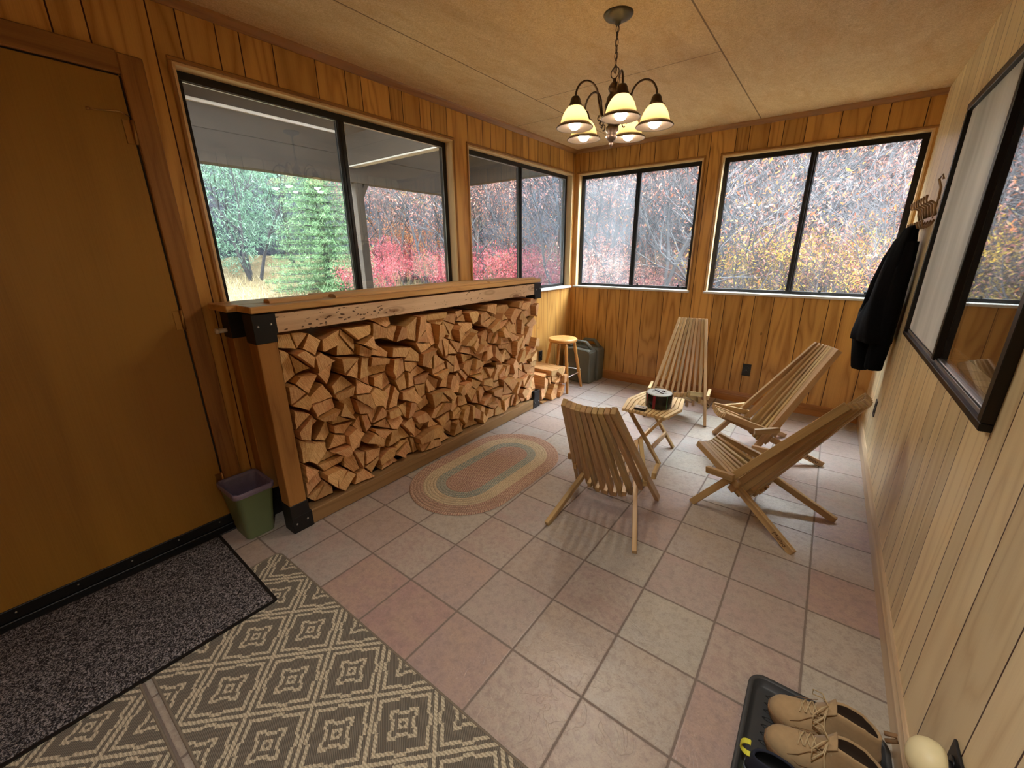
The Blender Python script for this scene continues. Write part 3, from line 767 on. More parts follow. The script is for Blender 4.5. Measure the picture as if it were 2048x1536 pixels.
for hz in (1.90, 1.13, 0.28):
    h = MB(); h.tube([(XL + .020, DR[1] + .003, hz - .045), (XL + .020, DR[1] + .003, hz + .045)], .0065, 10)
    h.box((XL + .0145, DR[1] - .012, hz), (.003, .030, .088), None, .001); h.build('hinge', M['brass'], d)
rd = MB(); rd.tube([(XL + .022, DR[1] - .002, 1.957), (XL + .040, DR[1] - .035, 1.965), (XL + .055, DR[1] - .10, 1.952), (XL + .06, DR[1] - .125, 1.950)], .003, 6)
rd.lathe([(0, 0), (.006, .002), (.006, .010), (0, .012)], 10, (XL + .06, DR[1] - .125, 1.950), (0, -1, 0)); rd.build('hinge_pin_stop', M['brass'], d)
sw = MB(); sw.box((XL + .016, (DR[0] + DR[1]) / 2, .048), (.010, DR[1] - DR[0], .050), None, .002, 0, 1); sw.box((XL + .018, (DR[0] + DR[1]) / 2, .012), (.018, DR[1] - DR[0], .018), None, .003)
swo = sw.build('door_sweep', M['black_plastic'], d)
for i in range(5):
    y_ = DR[0] + .08 + i * .18
    s_ = MB(); s_.lathe([(0, 0), (.004, 0), (.003, .002), (0, .002)], 8, (XL + .021, y_, .052), (1, 0, 0)); s_.build('screw', M['screw'], swo)
th_ = MB(); th_.box((XL + .03, (DR[0] + DR[1]) / 2, .004), (.08, DR[1] - DR[0], .008), None, .003, 0, 1); th_.build('threshold', M['black_plastic'], d)
# ================================================================== FIREWOOD RACK
XF = -1.620                     # front plane of the rack
rk = thing('firewood_rack', 'timber firewood rack with black steel corner brackets against the left wall', 'firewood rack', (XF, 0.43, 0))
def rl(p): return (p[0] - XF, p[1] - 0.43, p[2])
def part(name, mat, boxes, parent, bev=.003):
    mb = MB()
    for (xa, xb, ya, yb, za, zb, ax) in boxes:
        mb.box(rl(((xa + xb) / 2, (ya + yb) / 2, (za + zb) / 2)), (xb - xa, yb - ya, zb - za), None, bev, 0, ax)
    return mb.build(name, M[mat], parent)
PW = 0.089
YL0, YL1, YR0, YR1 = -0.737, -0.648, 1.530, 1.619
for xa in (XF - PW, XL + .018):
    back = xa < XF - .2
    for ya in ((YL0, YR0) if back else (YL0,)):
        part('post', 'post', [(xa, xa + PW, ya, ya + PW, .10, 1.075, 2)], rk)
    part('top_beam' if not back else 'rear_beam', 'beam', [(xa, xa + PW, YL1 - .03, YR0 + .03, 1.066, 1.155, 1)], rk)
    part('bottom_rail' if not back else 'rear_rail', 'rail', [(xa, xa + PW, YL1, YR0, .004, .088, 1)], rk)
    for ya, s_ in ((YL0, 1), (YR0, -1)):
        e = .004
        top = part('corner_bracket', 'bracket', [(xa - e, xa + PW + e, ya - e if s_ > 0 else ya - .012, ya + PW + (.012 if s_ > 0 else e), 1.062, 1.160, 1),
                                      (xa - e, xa + PW + e, ya - e, ya + PW + e, 1.026, 1.066, 2)], rk, .002)
        bot = part('foot_bracket', 'bracket', [(xa - e, xa + PW + e, ya - e if s_ > 0 else ya - .015, ya + PW + (.015 if s_ > 0 else e), 0.0, .093, 1),
                                         (xa - e, xa + PW + e, ya - e, ya + PW + e, .09, .165, 2)], rk, .002)
        if not back:
            for br, zz in ((top, 1.110), (bot, .055)):
                for dy in (.018, .075):
                    q = MB(); q.lathe([(0, 0), (.0055, 0), (.004, .0025), (0, .003)], 10, rl((XF + e, ya + dy, zz - .006 + .1 * dy)), (1, 0, 0)); q.build('screw', M['screw'], br)
tp = MB()
tp.box(rl((-1.680, 0.428, 1.182)), (.150, 2.340, .030), None, .004, 0, 1)
tp.build('bar_top_board', M['bartop'], rk)
tp = MB(); tp.box(rl((-1.867, 0.408, 1.182)), (.215, 2.385, .030), None, .004, 0, 1); tp.build('bar_top_board', M['bartop'], rk)

# loose mouldings lying on the bar
def loose(name, label, x, ya, yb, wd, th, z=1.1975, rz=0.0):
    mb = MB(); prof = [(-wd / 2, 0), (wd / 2, 0), (wd / 2, th * .45), (wd * .28, th), (-wd * .3, th), (-wd / 2, th * .6)]
    L = yb - ya; n = len(prof); ov = rnd.uniform(0, 9)
    vs = [(a, l, b) for l in (-L / 2, L / 2) for a, b in prof]; gc = [(l + ov, a + ov, b) for l in (0, L) for a, b in prof]
    mb.add(vs, [tuple(range(n)), tuple(range(n, 2 * n))[::-1]] + [(k, n + k, n + (k + 1) % n, (k + 1) % n) for k in range(n)], 0, gc)
    o = mb.build(name, M['loose_board']); o.location = (x, (ya + yb) / 2, z); o.rotation_euler = (0, 0, rz)
    return tag(o, label, 'moulding', 'loose wooden mouldings on the bar top')
loose('wood_moulding', 'short pale moulding offcut at the door end of the bar top', -1.725, -0.62, -0.35, .06, .018, rz=.03)
loose('wood_moulding', 'long pale moulding lying along the middle of the bar top', -1.690, -0.30, 0.93, .075, .018, rz=-.006)
loose('wood_moulding', 'long pale moulding at the back of the bar top beside the glass', -1.80, -0.36, 0.90, .075, .018)
loose('wood_moulding', 'thin moulding at the stool end of the bar top', -1.665, 0.95, 1.56, .055, .012, rz=-.01)
wt = MB(); wt.tube([(-1.86, -.765, 1.075), (-1.86, -.80, 1.075)], .011, 12); wt.tube([(-1.86, -.80, 1.075), (-1.86, -.812, 1.075)], .013, 12)
tag(wt.build('plastic_tube_end', M['white_plastic']), 'small white tube end poking out past the rear bar bracket', 'tube')

# ---- logs: cross sections packed by a bounded power-free Voronoi, some split again
def clip(poly, a, b, c):
    out = []
    for i in range(len(poly)):
        p, q = poly[i], poly[(i + 1) % len(poly)]
        dp = a * p[0] + b * p[1] - c; dq = a * q[0] + b * q[1] - c
        if dp <= 0: out.append(p)
        if (dp < 0 < dq) or (dq < 0 < dp):
            t = dp / (dp - dq); out.append((p[0] + t * (q[0] - p[0]), p[1] + t * (q[1] - p[1])))
    return out
def area(p): return abs(sum(p[i][0] * p[(i + 1) % len(p)][1] - p[(i + 1) % len(p)][0] * p[i][1] for i in range(len(p)))) / 2
def cen(p): return (sum(q[0] for q in p) / len(p), sum(q[1] for q in p) / len(p))
def pack(rect, n, seed, split, ragged=0.0):
    r = random.Random(seed); y0, y1, z0, z1 = rect
    pts = []; tries = 0; dmin = math.sqrt((y1 - y0) * (z1 - z0) / n) * .72
    while len(pts) < n and tries < 60000:
        tries += 1; p = (r.uniform(y0, y1), r.uniform(z0, z1))
        if all((p[0] - q[0]) ** 2 + (p[1] - q[1]) ** 2 > dmin * dmin for q in pts): pts.append(p)
    cells = []
    for i, p in enumerate(pts):
        poly = [(y0, z0), (y1, z0), (y1, z1), (y0, z1)]
        for j, q in enumerate(pts):
            if i == j: continue
            if abs(p[0] - q[0]) > 6 * dmin or abs(p[1] - q[1]) > 6 * dmin: continue
            a, b = q[0] - p[0], q[1] - p[1]
            poly = clip(poly, a, b, (q[0] ** 2 + q[1] ** 2 - p[0] ** 2 - p[1] ** 2) / 2)
            if len(poly) < 3: break
        if len(poly) >= 3 and ragged:
            cc = cen(poly)
            if max(q_[1] for q_ in poly) > z1 - .004: poly = clip(poly, r.uniform(-.35, .35), 1.0, z1 - r.uniform(0, ragged) + 0 * cc[0] + 0) if False else clip(poly, 0.0, 1.0, z1 - r.uniform(0, ragged))
        if len(poly) >= 3: cells.append(poly)
    cells.sort(key=area, reverse=True)
    out = []
    for k, poly in enumerate(cells):
        if k < split:
            c = cen(poly); lo = max(((p_, q_) for p_ in poly for q_ in poly), key=lambda e_: (e_[0][0] - e_[1][0]) ** 2 + (e_[0][1] - e_[1][1]) ** 2); an = math.atan2(lo[1][1] - lo[0][1], lo[1][0] - lo[0][0]) + r.choice((0, PI / 2, PI / 2)) + r.uniform(-.5, .5); a, b = math.cos(an), math.sin(an)
            cc = a * (c[0] + r.uniform(-.016, .016)) + b * (c[1] + r.uniform(-.016, .016))
            for s_ in (1, -1):
                q = clip(poly, a * s_, b * s_, cc * s_)
                if len(q) >= 3: out.append(q)
        else: out.append(poly)
    # simplify: merge near-coincident corners, drop weak corners, so that faces read as wedges
    fin = []
    for poly in out:
        q = []
        for p in poly:
            if not q or math.hypot(p[0] - q[-1][0], p[1] - q[-1][1]) > .016: q.append(p)
        while len(q) > 3 and math.hypot(q[0][0] - q[-1][0], q[0][1] - q[-1][1]) < .016: q.pop()
        tgt = r.choice((3, 3, 4, 4, 4, 5))
        while len(q) > tgt:
            best = min(range(len(q)), key=lambda i: area([q[i - 1], q[i], q[(i + 1) % len(q)]]))
            if area([q[best - 1], q[best], q[(best + 1) % len(q)]]) > .0014: break
            q.pop(best)
        if len(q) >= 3 and area(q) > .0009: fin.append(q)
    return fin
def make_log(poly, xf, length, r, axis='x'):
    c = cen(poly); gap = .9 + .0
    mean = math.sqrt(area(poly)); k = 1 - .0070 / mean
    P_ = [((p[0] - c[0]) * k + r.uniform(-.002, .002), (p[1] - c[1]) * k + r.uniform(-.002, .002)) for p in poly]
    # split edges into slightly ragged runs
    E_ = []
    bow = r.random() < .35; be = r.randrange(len(P_))
    for i in range(len(P_)):
        p, q = P_[i], P_[(i + 1) % len(P_)]; L = math.hypot(q[0] - p[0], q[1] - p[1])
        nx, ny = (q[1] - p[1]) / (L + 1e-9), -(q[0] - p[0]) / (L + 1e-9)
        m_ = max(1, int(L / .022))
        for j in range(m_):
            t = j / m_; o = 0 if j == 0 else r.uniform(-.0035, .0015)
            if bow and i == be: o += .004 * math.sin(PI * t)
            E_.append((p[0] + (q[0] - p[0]) * t + nx * o, p[1] + (q[1] - p[1]) * t + ny * o))
    n = len(E_); mb = MB(); ch = .0025
    ty, tz = r.uniform(-.25, .25), r.uniform(-.18, .25)
    rows = []
    for st, (x, sc) in enumerate(((-length, 1.0), (-length * .5, 1.0), (-ch * 1.5, 1.0), (0.0, .965))):
        jit = .0015 if st == 1 else 0
        rows.append([(x + (ty * a + tz * b if st >= 2 else 0), a * sc + r.uniform(-jit, jit), b * sc + r.uniform(-jit, jit)) for a, b in E_])
    vs = [p for R_ in rows for p in R_]; fs = []; ov = r.uniform(0, 50)
    gc = [(p[0] + ov, p[1] + ov, p[2]) for p in vs]
    for i in range(3):
        for k2 in range(n):
            fs.append((i * n + k2, i * n + (k2 + 1) % n, (i + 1) * n + (k2 + 1) % n, (i + 1) * n + k2))
    fs.append(tuple(range(n))[::-1]); mb.add(vs, fs, 0, gc)
    mb.add(rows[3], [tuple(range(n))], 1, rows[3])
    o = mb.build('split_log', [M['log_side'], M['log_end']])
    return o, c, n
LY0, LY1, LZ0, LZ1 = -0.632, 1.592, 0.097, 1.060
logs = pack((LY0, LY1, LZ0, LZ1), 182, 11, 132, .05)
logs.sort(key=area, reverse=True)
logs = logs[:288]
rl_ = random.Random(5)
for poly in logs:
    c = cen(poly)
    L = rl_.uniform(.325, .348) if max(p[0] for p in poly) < 1.515 else .225
    o, c, n = make_log(poly, XF, L, rl_)
    o.location = (XF + rl_.uniform(-.055, .024) + (-.01 if c[1] < .2 else 0), c[0], c[1])
    shape = {3: 'three-cornered', 4: 'four-sided'}.get(len(poly), 'many-sided')
    zt = max(p[1] for p in poly); zb = min(p[1] for p in poly)
    row = 'top layer' if zt > LZ1 - .02 else 'bottom layer' if zb < LZ0 + .02 else 'upper half' if c[1] > .57 else 'lower half'
    ends = 'by the left post' if c[0] < -.48 else 'at the stool end' if c[0] > 1.40 else \
        'left of centre' if c[0] < .15 else 'around the middle' if c[0] < .75 else 'right of centre'
    big = 'large' if area(poly) > .0088 else 'small' if area(poly) < .0052 else 'medium'
    tag(o, '%s %s log, %s of the long stack, %s' % (big, shape, row, ends), 'firewood log', 'split logs in the long stack')
# little pile by the stool
pile = pack((1.660, 2.080, 0.002, 0.325), 15, 4, 6, .05)
pile = [q for q in pile if cen(q)[1] < .36 - .30 * max(0, cen(q)[0] - 1.75)]
for poly in pile:
    L = rl_.uniform(.32, .35); o, c, n = make_log(poly, XF, L, rl_)
    o.location = (-1.590 + rl_.uniform(-.06, .03), c[0], c[1])
    shape = {3: 'three-cornered', 4: 'four-sided'}.get(len(poly), 'many-sided')
    row = 'bottom' if min(p[1] for p in poly) < .02 else 'top' if max(p[1] for p in poly) > .27 else 'middle'
    side = 'nearest the rack' if c[0] < 1.80 else 'nearest the stool' if c[0] > 1.93 else 'in its centre'
    tag(o, '%s log in the %s of the small floor pile, %s' % (shape, row, side), 'firewood log', 'logs in the small pile by the stool')

# ================================================================== RUGS
def slab_rug(name, label, cat, x0, x1, y0, y1, th, mat, edge, rz=0.0, r=.02, z=0.0, group=None):
    root = thing(name, label, cat, ((x0 + x1) / 2, (y0 + y1) / 2, z), rz, group)
    return root
def rounded(x0, x1, y0, y1, r, n=5):
    pts = []
    for cx, cy, a0 in ((x1 - r, y1 - r, 0), (x0 + r, y1 - r, PI / 2), (x0 + r, y0 + r, PI), (x1 - r, y0 + r, 1.5 * PI)):
        for i in range(n + 1):
            a = a0 + PI / 2 * i / n; pts.append((cx + r * math.cos(a), cy + r * math.sin(a)))
    return pts
def runner(label, x0, x1, y0, y1, mat):
    mb = MB(); mb.prism(rounded(x0, x1, y0, y1, .03), .0, .0065)
    o = mb.build('runner_rug', M[mat]); tag(o, label, 'rug', 'patterned runners by the door')
    e = MB(); pts = [(x, y, .0045) for x, y in rounded(x0, x1, y0, y1, .03)]
    e.tube(pts, .0046, 6, closed=True); e.build('bound_edge', M['runner_edge'], o)
    return o
runner('grey-brown diamond runner on the tiles, the larger one toward the room', -1.535, 0.36, -1.424, -0.856, 'runner_a')
runner('grey-brown diamond runner nearest the viewer, mostly under the dark mat', -1.535, 0.36, -2.02, -1.458, 'runner_b')
mb = MB()
dm = thing('door_mat', 'dark speckled pile doormat lying in front of the orange door', 'doormat', (-1.590, -1.52, .0085), math.radians(-1.5))
nx, ny = 46, 70; wx, wy = .338, .52
vs = []; r_ = random.Random(3)
for i in range(nx + 1):
    for j in range(ny + 1):
        x = -wx + 2 * wx * i / nx; y = -wy + 2 * wy * j / ny
        eg = min(1, min(i, nx - i, j, ny - j) / 2)
        vs.append((x, y, .003 + .009 * eg + r_.uniform(-.0022, .0022) * eg))
fs = [(i * (ny + 1) + j, (i + 1) * (ny + 1) + j, (i + 1) * (ny + 1) + j + 1, i * (ny + 1) + j + 1) for i in range(nx) for j in range(ny)]
mb.add(vs, fs, 0, None, True); mb.build('pile', M['darkmat'], dm)
mb = MB(); mb.prism(rounded(-wx - .008, wx + .008, -wy - .008, wy + .008, .012), 0, .0045); mb.build('rubber_backing', M['black_plastic'], dm)
# braided oval rug
mb = MB(); R_ = .352; HL = .237; NR = 17; na = 40
ring_pts = []
for k in range(NR):
    rr0, rr1 = R_ * (k / NR), R_ * ((k + 1) / NR)
    for t in range(5 if k < NR - 1 else 6):
        if k == 0 and t == 0: continue
        ring_pts.append((rr0 + (rr1 - rr0) * t / 5, math.sin(PI * t / 5), (k + .5) / NR))
ring_pts.insert(0, (.0005, 0.3, 0.01))
def twist(s_, rr, rm):
    a_, b_, c_ = 2 * HL, 2 * HL + PI * rr, 4 * HL + PI * rr
    if s_ < a_: return s_
    if s_ < b_: return a_ + (s_ - a_) / rr * rm
    if s_ < c_: return a_ + PI * rm + (s_ - b_)
    return 2 * a_ + PI * rm + (s_ - c_) / rr * rm
vs = []; gc = []; au = []
M_ = 4 * na
for rr, hh, a_ in ring_pts:
    arc = 0; prev = None
    per = 2 * PI * rr + 4 * HL; rm = a_ * R_
    for i in range(M_ + 1):
        s_ = per * min(i, M_ - 1e-6) / M_
        if s_ < 2 * HL: p = (rr, -HL + s_)
        elif s_ < 2 * HL + PI * rr:
            an = (s_ - 2 * HL) / max(rr, 1e-5); p = (rr * math.cos(an), HL + rr * math.sin(an))
        elif s_ < 4 * HL + PI * rr: p = (-rr, HL - (s_ - 2 * HL - PI * rr))
        else:
            an = PI + (s_ - 4 * HL - PI * rr) / max(rr, 1e-5); p = (rr * math.cos(an), -HL + rr * math.sin(an))
        vs.append((p[0], p[1], .0075 + .0045 * hh if rr < R_ * .999 else .002)); gc.append((twist(s_, rr, rm), rr, 0)); au.append(a_)
fs = []
for i in range(len(ring_pts) - 1):
    W_ = M_ + 1
    for k in range(M_):
        k2 = k + 1; fs.append((i * W_ + k, (i + 1) * W_ + k, (i + 1) * W_ + k2, i * W_ + k2))
mb.add(vs, fs, 0, gc, True, au)
o = mb.build('braided_rug', M['braid']); o.location = (-1.236, .410, 0); o.rotation_euler = (0, 0, math.radians(-1.0))
tag(o, 'oval braided rug in rust, cream and teal rings beside the firewood', 'rug')
# ================================================================== FOLDING SLAT CHAIRS
def text_mesh(txt, size, mat, name):
    cu = bpy.data.curves.new(name, 'FONT'); cu.body = txt; cu.size = size; cu.extrude = .0004; cu.shear = .35; cu.align_x = 'CENTER'; cu.align_y = 'CENTER'
    tmp = bpy.data.objects.new(name, cu); COL.objects.link(tmp)
    dg = bpy.context.evaluated_depsgraph_get(); me = bpy.data.meshes.new_from_object(tmp.evaluated_get(dg))
    bpy.data.objects.remove(tmp); me.materials.clear(); me.materials.append(mat)
    return me
def chair(label, x, y, yaw, dtf=0.0, dtz=0.0, dark=1.0):
    root = thing('folding_slat_chair', label, 'chair', (x, y, 0), yaw, 'folding slat chairs around the little table')
    n = 21; half = n // 2; pitch = .0241
    TH_ = .0236; HT = .038
    def hinge(w_):
        q = abs(w_) / .21
        return Vector((w_, .357 - .045 * max(0, 1 - q ** 2), .130 + .112 * q ** 2.6))
    def fr(k):      # seat front point, k = slat index counted in slats from the middle
        q = k / 4.0; return Vector((.0258 * k, .642 - .004 * q * q, .282 + .026 * q * q))
    def tp(k):      # top of the back, k in half steps
        q = k / 4.5; return Vector((.0248 * k, -.047 + dtf - .030 * (1 - q * q), .784 + dtz - .004 * (1 - q * q) ))
    def slat(name, a, b, h=HT, parent=root):
        a = Vector(a); b = Vector(b); d = (b - a).normalized()
        side = Vector((1, 0, 0)); up = d.cross(side) if True else None
        up = side.cross(d)
        if up.z < 0: up = -up
        mb = MB(); mb.bar(a, b, TH_, h, up, .002); return mb.build(name, M['acacia'], parent)
    for k in range(-half, half + 1):
        w_ = k * pitch; H = hinge(w_)
        if abs(k) == half:                     # outermost blocks
            H2 = Vector((w_, .330, .262)); slat('arm_block', H2, Vector((w_ * .985, .487, .243)), .036)
        elif k % 2 == 0:                       # seat slats
            F_ = fr(k / 2); d = (H - F_).normalized()
            if abs(k) == 6:
                t = (.0 - F_.z) / d.z
                end = Vector((.233 * (1 if k > 0 else -1), .006, .012))
                H_ = F_.lerp(end, .5); 
                lg = slat('rear_leg', F_, end + (end - F_).normalized() * .010)
                me = text_mesh('Melino', .030, M['brand'], 'burnt_lettering')
                mid = F_.lerp(end, .90); dd = (end - F_).normalized(); sd = 1 if k > 0 else -1
                out = Vector((1, 0, 0)) * -1 if k < 0 else Vector((1, 0, 0))
                out = (out - dd * out.dot(dd)).normalized()
                xx = dd if k < 0 else -dd
                if k < 0: xx = dd
                yy = out.cross(xx)
                t_ = bpy.data.objects.new('burnt_lettering', me); COL.objects.link(t_); t_.parent = lg
                p = mid + out * (TH_ / 2 + .0006)
                t_.matrix_local = Matrix(((xx.x, yy.x, out.x, p.x), (xx.y, yy.y, out.y, p.y), (xx.z, yy.z, out.z, p.z), (0, 0, 0, 1)))
            else:
                slat('seat_slat', F_, H + d * .035)
        else:                                  # back slats
            T_ = tp(k / 2); d = (H - T_).normalized()
            if abs(k) == half - 1:
                end = Vector((.249 * (1 if k > 0 else -1), .533, .010)); slat('front_leg', T_, end + (end - T_).normalized() * .008)
            else:
                slat('back_slat', T_, H + d * .055)
    rod = MB(); rod.tube([hinge(k * pitch) for k in range(-half + 1, half)], .004, 6); rod.build('hinge_rod', M['screw'], root)
    return root
chair('wooden slat chair seen from behind, nearest the braided rug', -0.348, 0.152, math.radians(8.3), -.068, -.009)
chair('wooden slat chair seen from the side, nearest the viewer on the right', 0.587, 0.855, math.radians(69.6), .018, -.023)
chair('wooden slat chair angled in the right far part, behind the nearest side-on chair', 0.471, 1.984, math.radians(122.5), .031, -.002)
cD = chair('upright wooden slat chair with its back to the far wall, behind the table', -0.531, 2.506, math.radians(187.9), .021, .033)

# ================================================================== SIDE TABLE
tb = thing('folding_side_table', 'small pale wooden folding table with a six-sided slatted top', 'table', (-0.430, 1.300, 0))
ZTp = .380
fx, mxw, ly = .152, .198, .222
for k in range(12):
    q = (k - 5.5) / 5.5 * (1 - 1 / 12) ; dx0 = 2 * fx / 12; dx1 = 2 * mxw / 12
    xa, xb = -fx + dx0 * k, -fx + dx0 * (k + 1) - .0050; ma, mb_ = -mxw + dx1 * k, -mxw + dx1 * (k + 1) - .0060
    poly = [(xa, -ly), (xb, -ly), (mb_, 0.0), (xb, ly), (xa, ly), (ma, 0.0)]
    m_ = MB(); nP = len(poly); ov = rnd.uniform(0, 20)
    vs = [(p[0], p[1], z) for z in (ZTp - .018, ZTp) for p in poly]
    m_.add(vs, [(0, 5, 2, 1), (2, 5, 4, 3), (6, 7, 8, 11), (8, 9, 10, 11)] + [(i, (i + 1) % nP, nP + (i + 1) % nP, nP + i) for i in range(nP)], 0, [(p[1] + ov, p[0] + ov, p[2]) for p in vs])
    m_.build('top_slat', M['acacia_pale'], tb)
m_ = MB()
for sy in (-1, 1): m_.box((0, sy * .13, ZTp - .030), (.30, .030, .022), None, .002, 0, 0)
m_.build('top_batten', M['acacia_pale'], tb)
# two crossed leg frames; crossing seen from the short ends
for nm, sx, yo in (('leg', 1, .158), ('leg', -1, .138)):
    for sy in (-1, 1):
        m_ = MB(); m_.bar((-.125 * sx, sy * yo, ZTp - .022), (.125 * sx, sy * (yo + .0), .004), .018, .030, (0, 1, 0), .002); m_.build('leg', M['acacia'] if sx > 0 else M['acacia_pale'], tb)
for sx, yo, z, mt in ((1, .150, .105, 'acacia'), (-1, .130, .115, 'acacia_pale')):
    x_ = sx * (.125 - .25 * (z / ZTp) * .98)
    m_ = MB(); m_.bar((x_, -yo, z), (x_, yo, z), .016, .036, (0, 0, 1), .002); m_.build('stretcher', M[mt], tb)

# drum on the table
dr = thing('steel_tongue_drum', 'round black drum with red stripes and a slotted top coloured by its sheen, on the small table', 'drum', (-.392, 1.262, ZTp + .001))
mb = MB(); n = 64; prof = [(.078, 0), (.086, .004), (.088, .012), (.088, .092), (.085, .099)]
mb.lathe(prof, n); o = mb.build('drum_side', M['drum_side'], dr)
at = o.data.attributes.new('gc2', 'FLOAT_VECTOR', 'POINT')
for i, v in enumerate(o.data.vertices): at.data[i].vector = (math.atan2(v.co.y, v.co.x), v.co.z, 0)
mb = MB(); mb.lathe([(.085, .099), (.083, .104), (.070, .106), (0, .107)], 64); mb.build('drum_top', M['drum_top'], dr)
mb = MB()
for k in range(8):          # curved tongue slots
    a = k * PI / 4 + .2; pts = []
    for j in range(13):
        b = PI * (j / 12) + a + PI / 2
        cx_, cy_ = .048 * math.cos(a), .048 * math.sin(a)
        pts.append((cx_ + .015 * math.cos(b) * (1.0 if j not in (0, 12) else 1.25), cy_ + .015 * math.sin(b), .1062))
    mb.tube(pts, .0009, 5)
mb.build('tongue_slot', M['ink'], dr)
mb = MB(); mb.box((-.018, .006, .1085), (.052, .012, .003), Matrix.Rotation(math.radians(-38), 3, 'Z'), .001); mb.tube([(.02, .03, .1085), (.032, .022, .1085), (.03, .01, .1085), (.014, .0, .1085)], .003, 6)
mb.tube([(.012, -.022, .1085), (.028, -.03, .1085), (.04, -.026, .1085)], .003, 6); mb.build('painted_mark', M['ink'], dr)
# card box
bx = thing('small_card_box', 'small dark box with a white printed lid beside the drum', 'box', (-.468, 1.128, ZTp + .0005), math.radians(4))
mb = MB(); mb.box((0, 0, .009), (.074, .050, .018), None, .002); mb.build('box_body', M['black_plastic'], bx)
mb = MB(); mb.box((0, 0, .0195), (.076, .052, .003), None, .001); mb.build('lid', M['card'], bx)
mb = MB(); mb.box((.004, .002, .0214), (.036, .011, .0006), None, 0); mb.build('printed_band', M['ink'], bx)
mb = MB(); mb.box((.0, .002, .0219), (.020, .004, .0005), None, 0); mb.build('title_patch', M['card'], bx)

# ================================================================== STOOL
st = thing('round_stool', 'light wooden round stool with turned legs and metal rungs, by the small log pile', 'stool', (-1.735, 2.235, 0))
mb = MB(); mb.lathe([(0, .512), (.130, .512), (.146, .518), (.152, .528), (.152, .540), (.146, .549), (.135, .552), (.06, .549), (0, .548)], 48); mb.build('seat', M['stool'], st)
legs = []
for sx in (-1, 1):
    for sy in (-1, 1):
        a = Vector((sx * .090, sy * .085, .514)); b = Vector((sx * .160, sy * .152, 0)); d = b - a; L = d.length
        pr = [(.013, 0), (.015, .03), (.0185, .10), (.0150, .150), (.0175, .156), (.0150, .163), (.0175, .170), (.0150, .178), (.0190, .215), (.0150, .252), (.0175, .258), (.0150, .265), (.0175, .272), (.0150, .280), (.0185, .34), (.0150, .44), (.0125, L - .006), (.0115, L)]
        mb = MB(); mb.lathe(pr, 16, a, d); mb.build('leg', M['stool'], st); legs.append((a, b))
def at_z(l, z): t = (l[0].z - z) / (l[0].z - l[1].z); return l[0].lerp(l[1], t)
for (i, j, z) in ((0, 1, .19), (2, 3, .165), (0, 2, .175), (1, 3, .20)):
    p, q = at_z(legs[i], z), at_z(legs[j], z); e = (q - p).normalized() * .022
    mb = MB(); mb.tube([p - e, q + e], .005, 10); mb.lathe([(0, -.009), (.008, -.004), (.008, .004), (0, .009)], 10, p - e, e); mb.lathe([(0, -.009), (.008, -.004), (.008, .004), (0, .009)], 10, q + e, e)
    mb.build('rung', M['silver'], st)

# ================================================================== WATER CANS
def can(label, x, y, rz=0.0):
    r = thing('plastic_jerry_can', label, 'jerry can', (x, y, 0), rz, 'jerry cans in the far corner')
    W_, D_, H_ = .345, .160, .385
    mb = MB()
    prof = [(-W_ / 2, 0.006), (-W_ / 2 + .006, 0), (W_ / 2 - .006, 0), (W_ / 2, .006), (W_ / 2, H_ - .035), (W_ / 2 - .012, H_ - .012), (W_ / 2 - .04, H_), (-W_ / 2 + .14, H_ + .012), (-W_ / 2 + .02, H_ - .005), (-W_ / 2, H_ - .03)]
    rings = []
    for dy, sc in ((-D_ / 2, .93), (-D_ / 2 + .012, .985), (-D_ / 2 + .03, 1), (D_ / 2 - .03, 1), (D_ / 2 - .012, .985), (D_ / 2, .93)):
        rings.append([(a * sc, dy, H_ / 2 + (b - H_ / 2) * sc) for a, b in prof])
    mb.loft(rings, smooth=False); mb.build('can_body', M['can'], r)
    h = MB()
    pts = [(W_ / 2 - .030, 0, H_ - .006), (W_ / 2 - .065, 0, H_ + .040), (W_ / 2 - .095, 0, H_ + .068), (W_ / 2 - .21, 0, H_ + .072), (W_ / 2 - .235, 0, H_ + .05), (W_ / 2 - .245, 0, H_)]
    n = 10; rings = []
    for i, p in enumerate(pts):
        p = Vector(p); t = (Vector(pts[min(i + 1, 5)]) - Vector(pts[max(i - 1, 0)])).normalized(); nn = Vector((-t.z, 0, t.x))
        rings.append([p + nn * (.017 * math.cos(2 * PI * k / n)) + Vector((0, .026 * math.sin(2 * PI * k / n), 0)) for k in range(n)])
    h.loft(rings); h.build('handle', M['can'], r)
    c = MB(); c.lathe([(0.03, 0), (.033, .004), (.033, .03), (.029, .034), (0, .034)], 20, (-W_ / 2 + .065, 0, H_ + .0)); c.build('cap', M['can'], r)
    b = MB(); b.lathe([(0, -.003), (.007, 0), (.005, .008), (0, .010)], 10, (W_ / 2 - .035, -.01, H_ + .004)); b.build('vent_plug', M['white_plastic'], r)
    return r
can('grey plastic jerry can standing directly behind the stool', -1.712, 2.585)
can('grey plastic jerry can against the far wall, behind the other can', -1.690, 2.745)

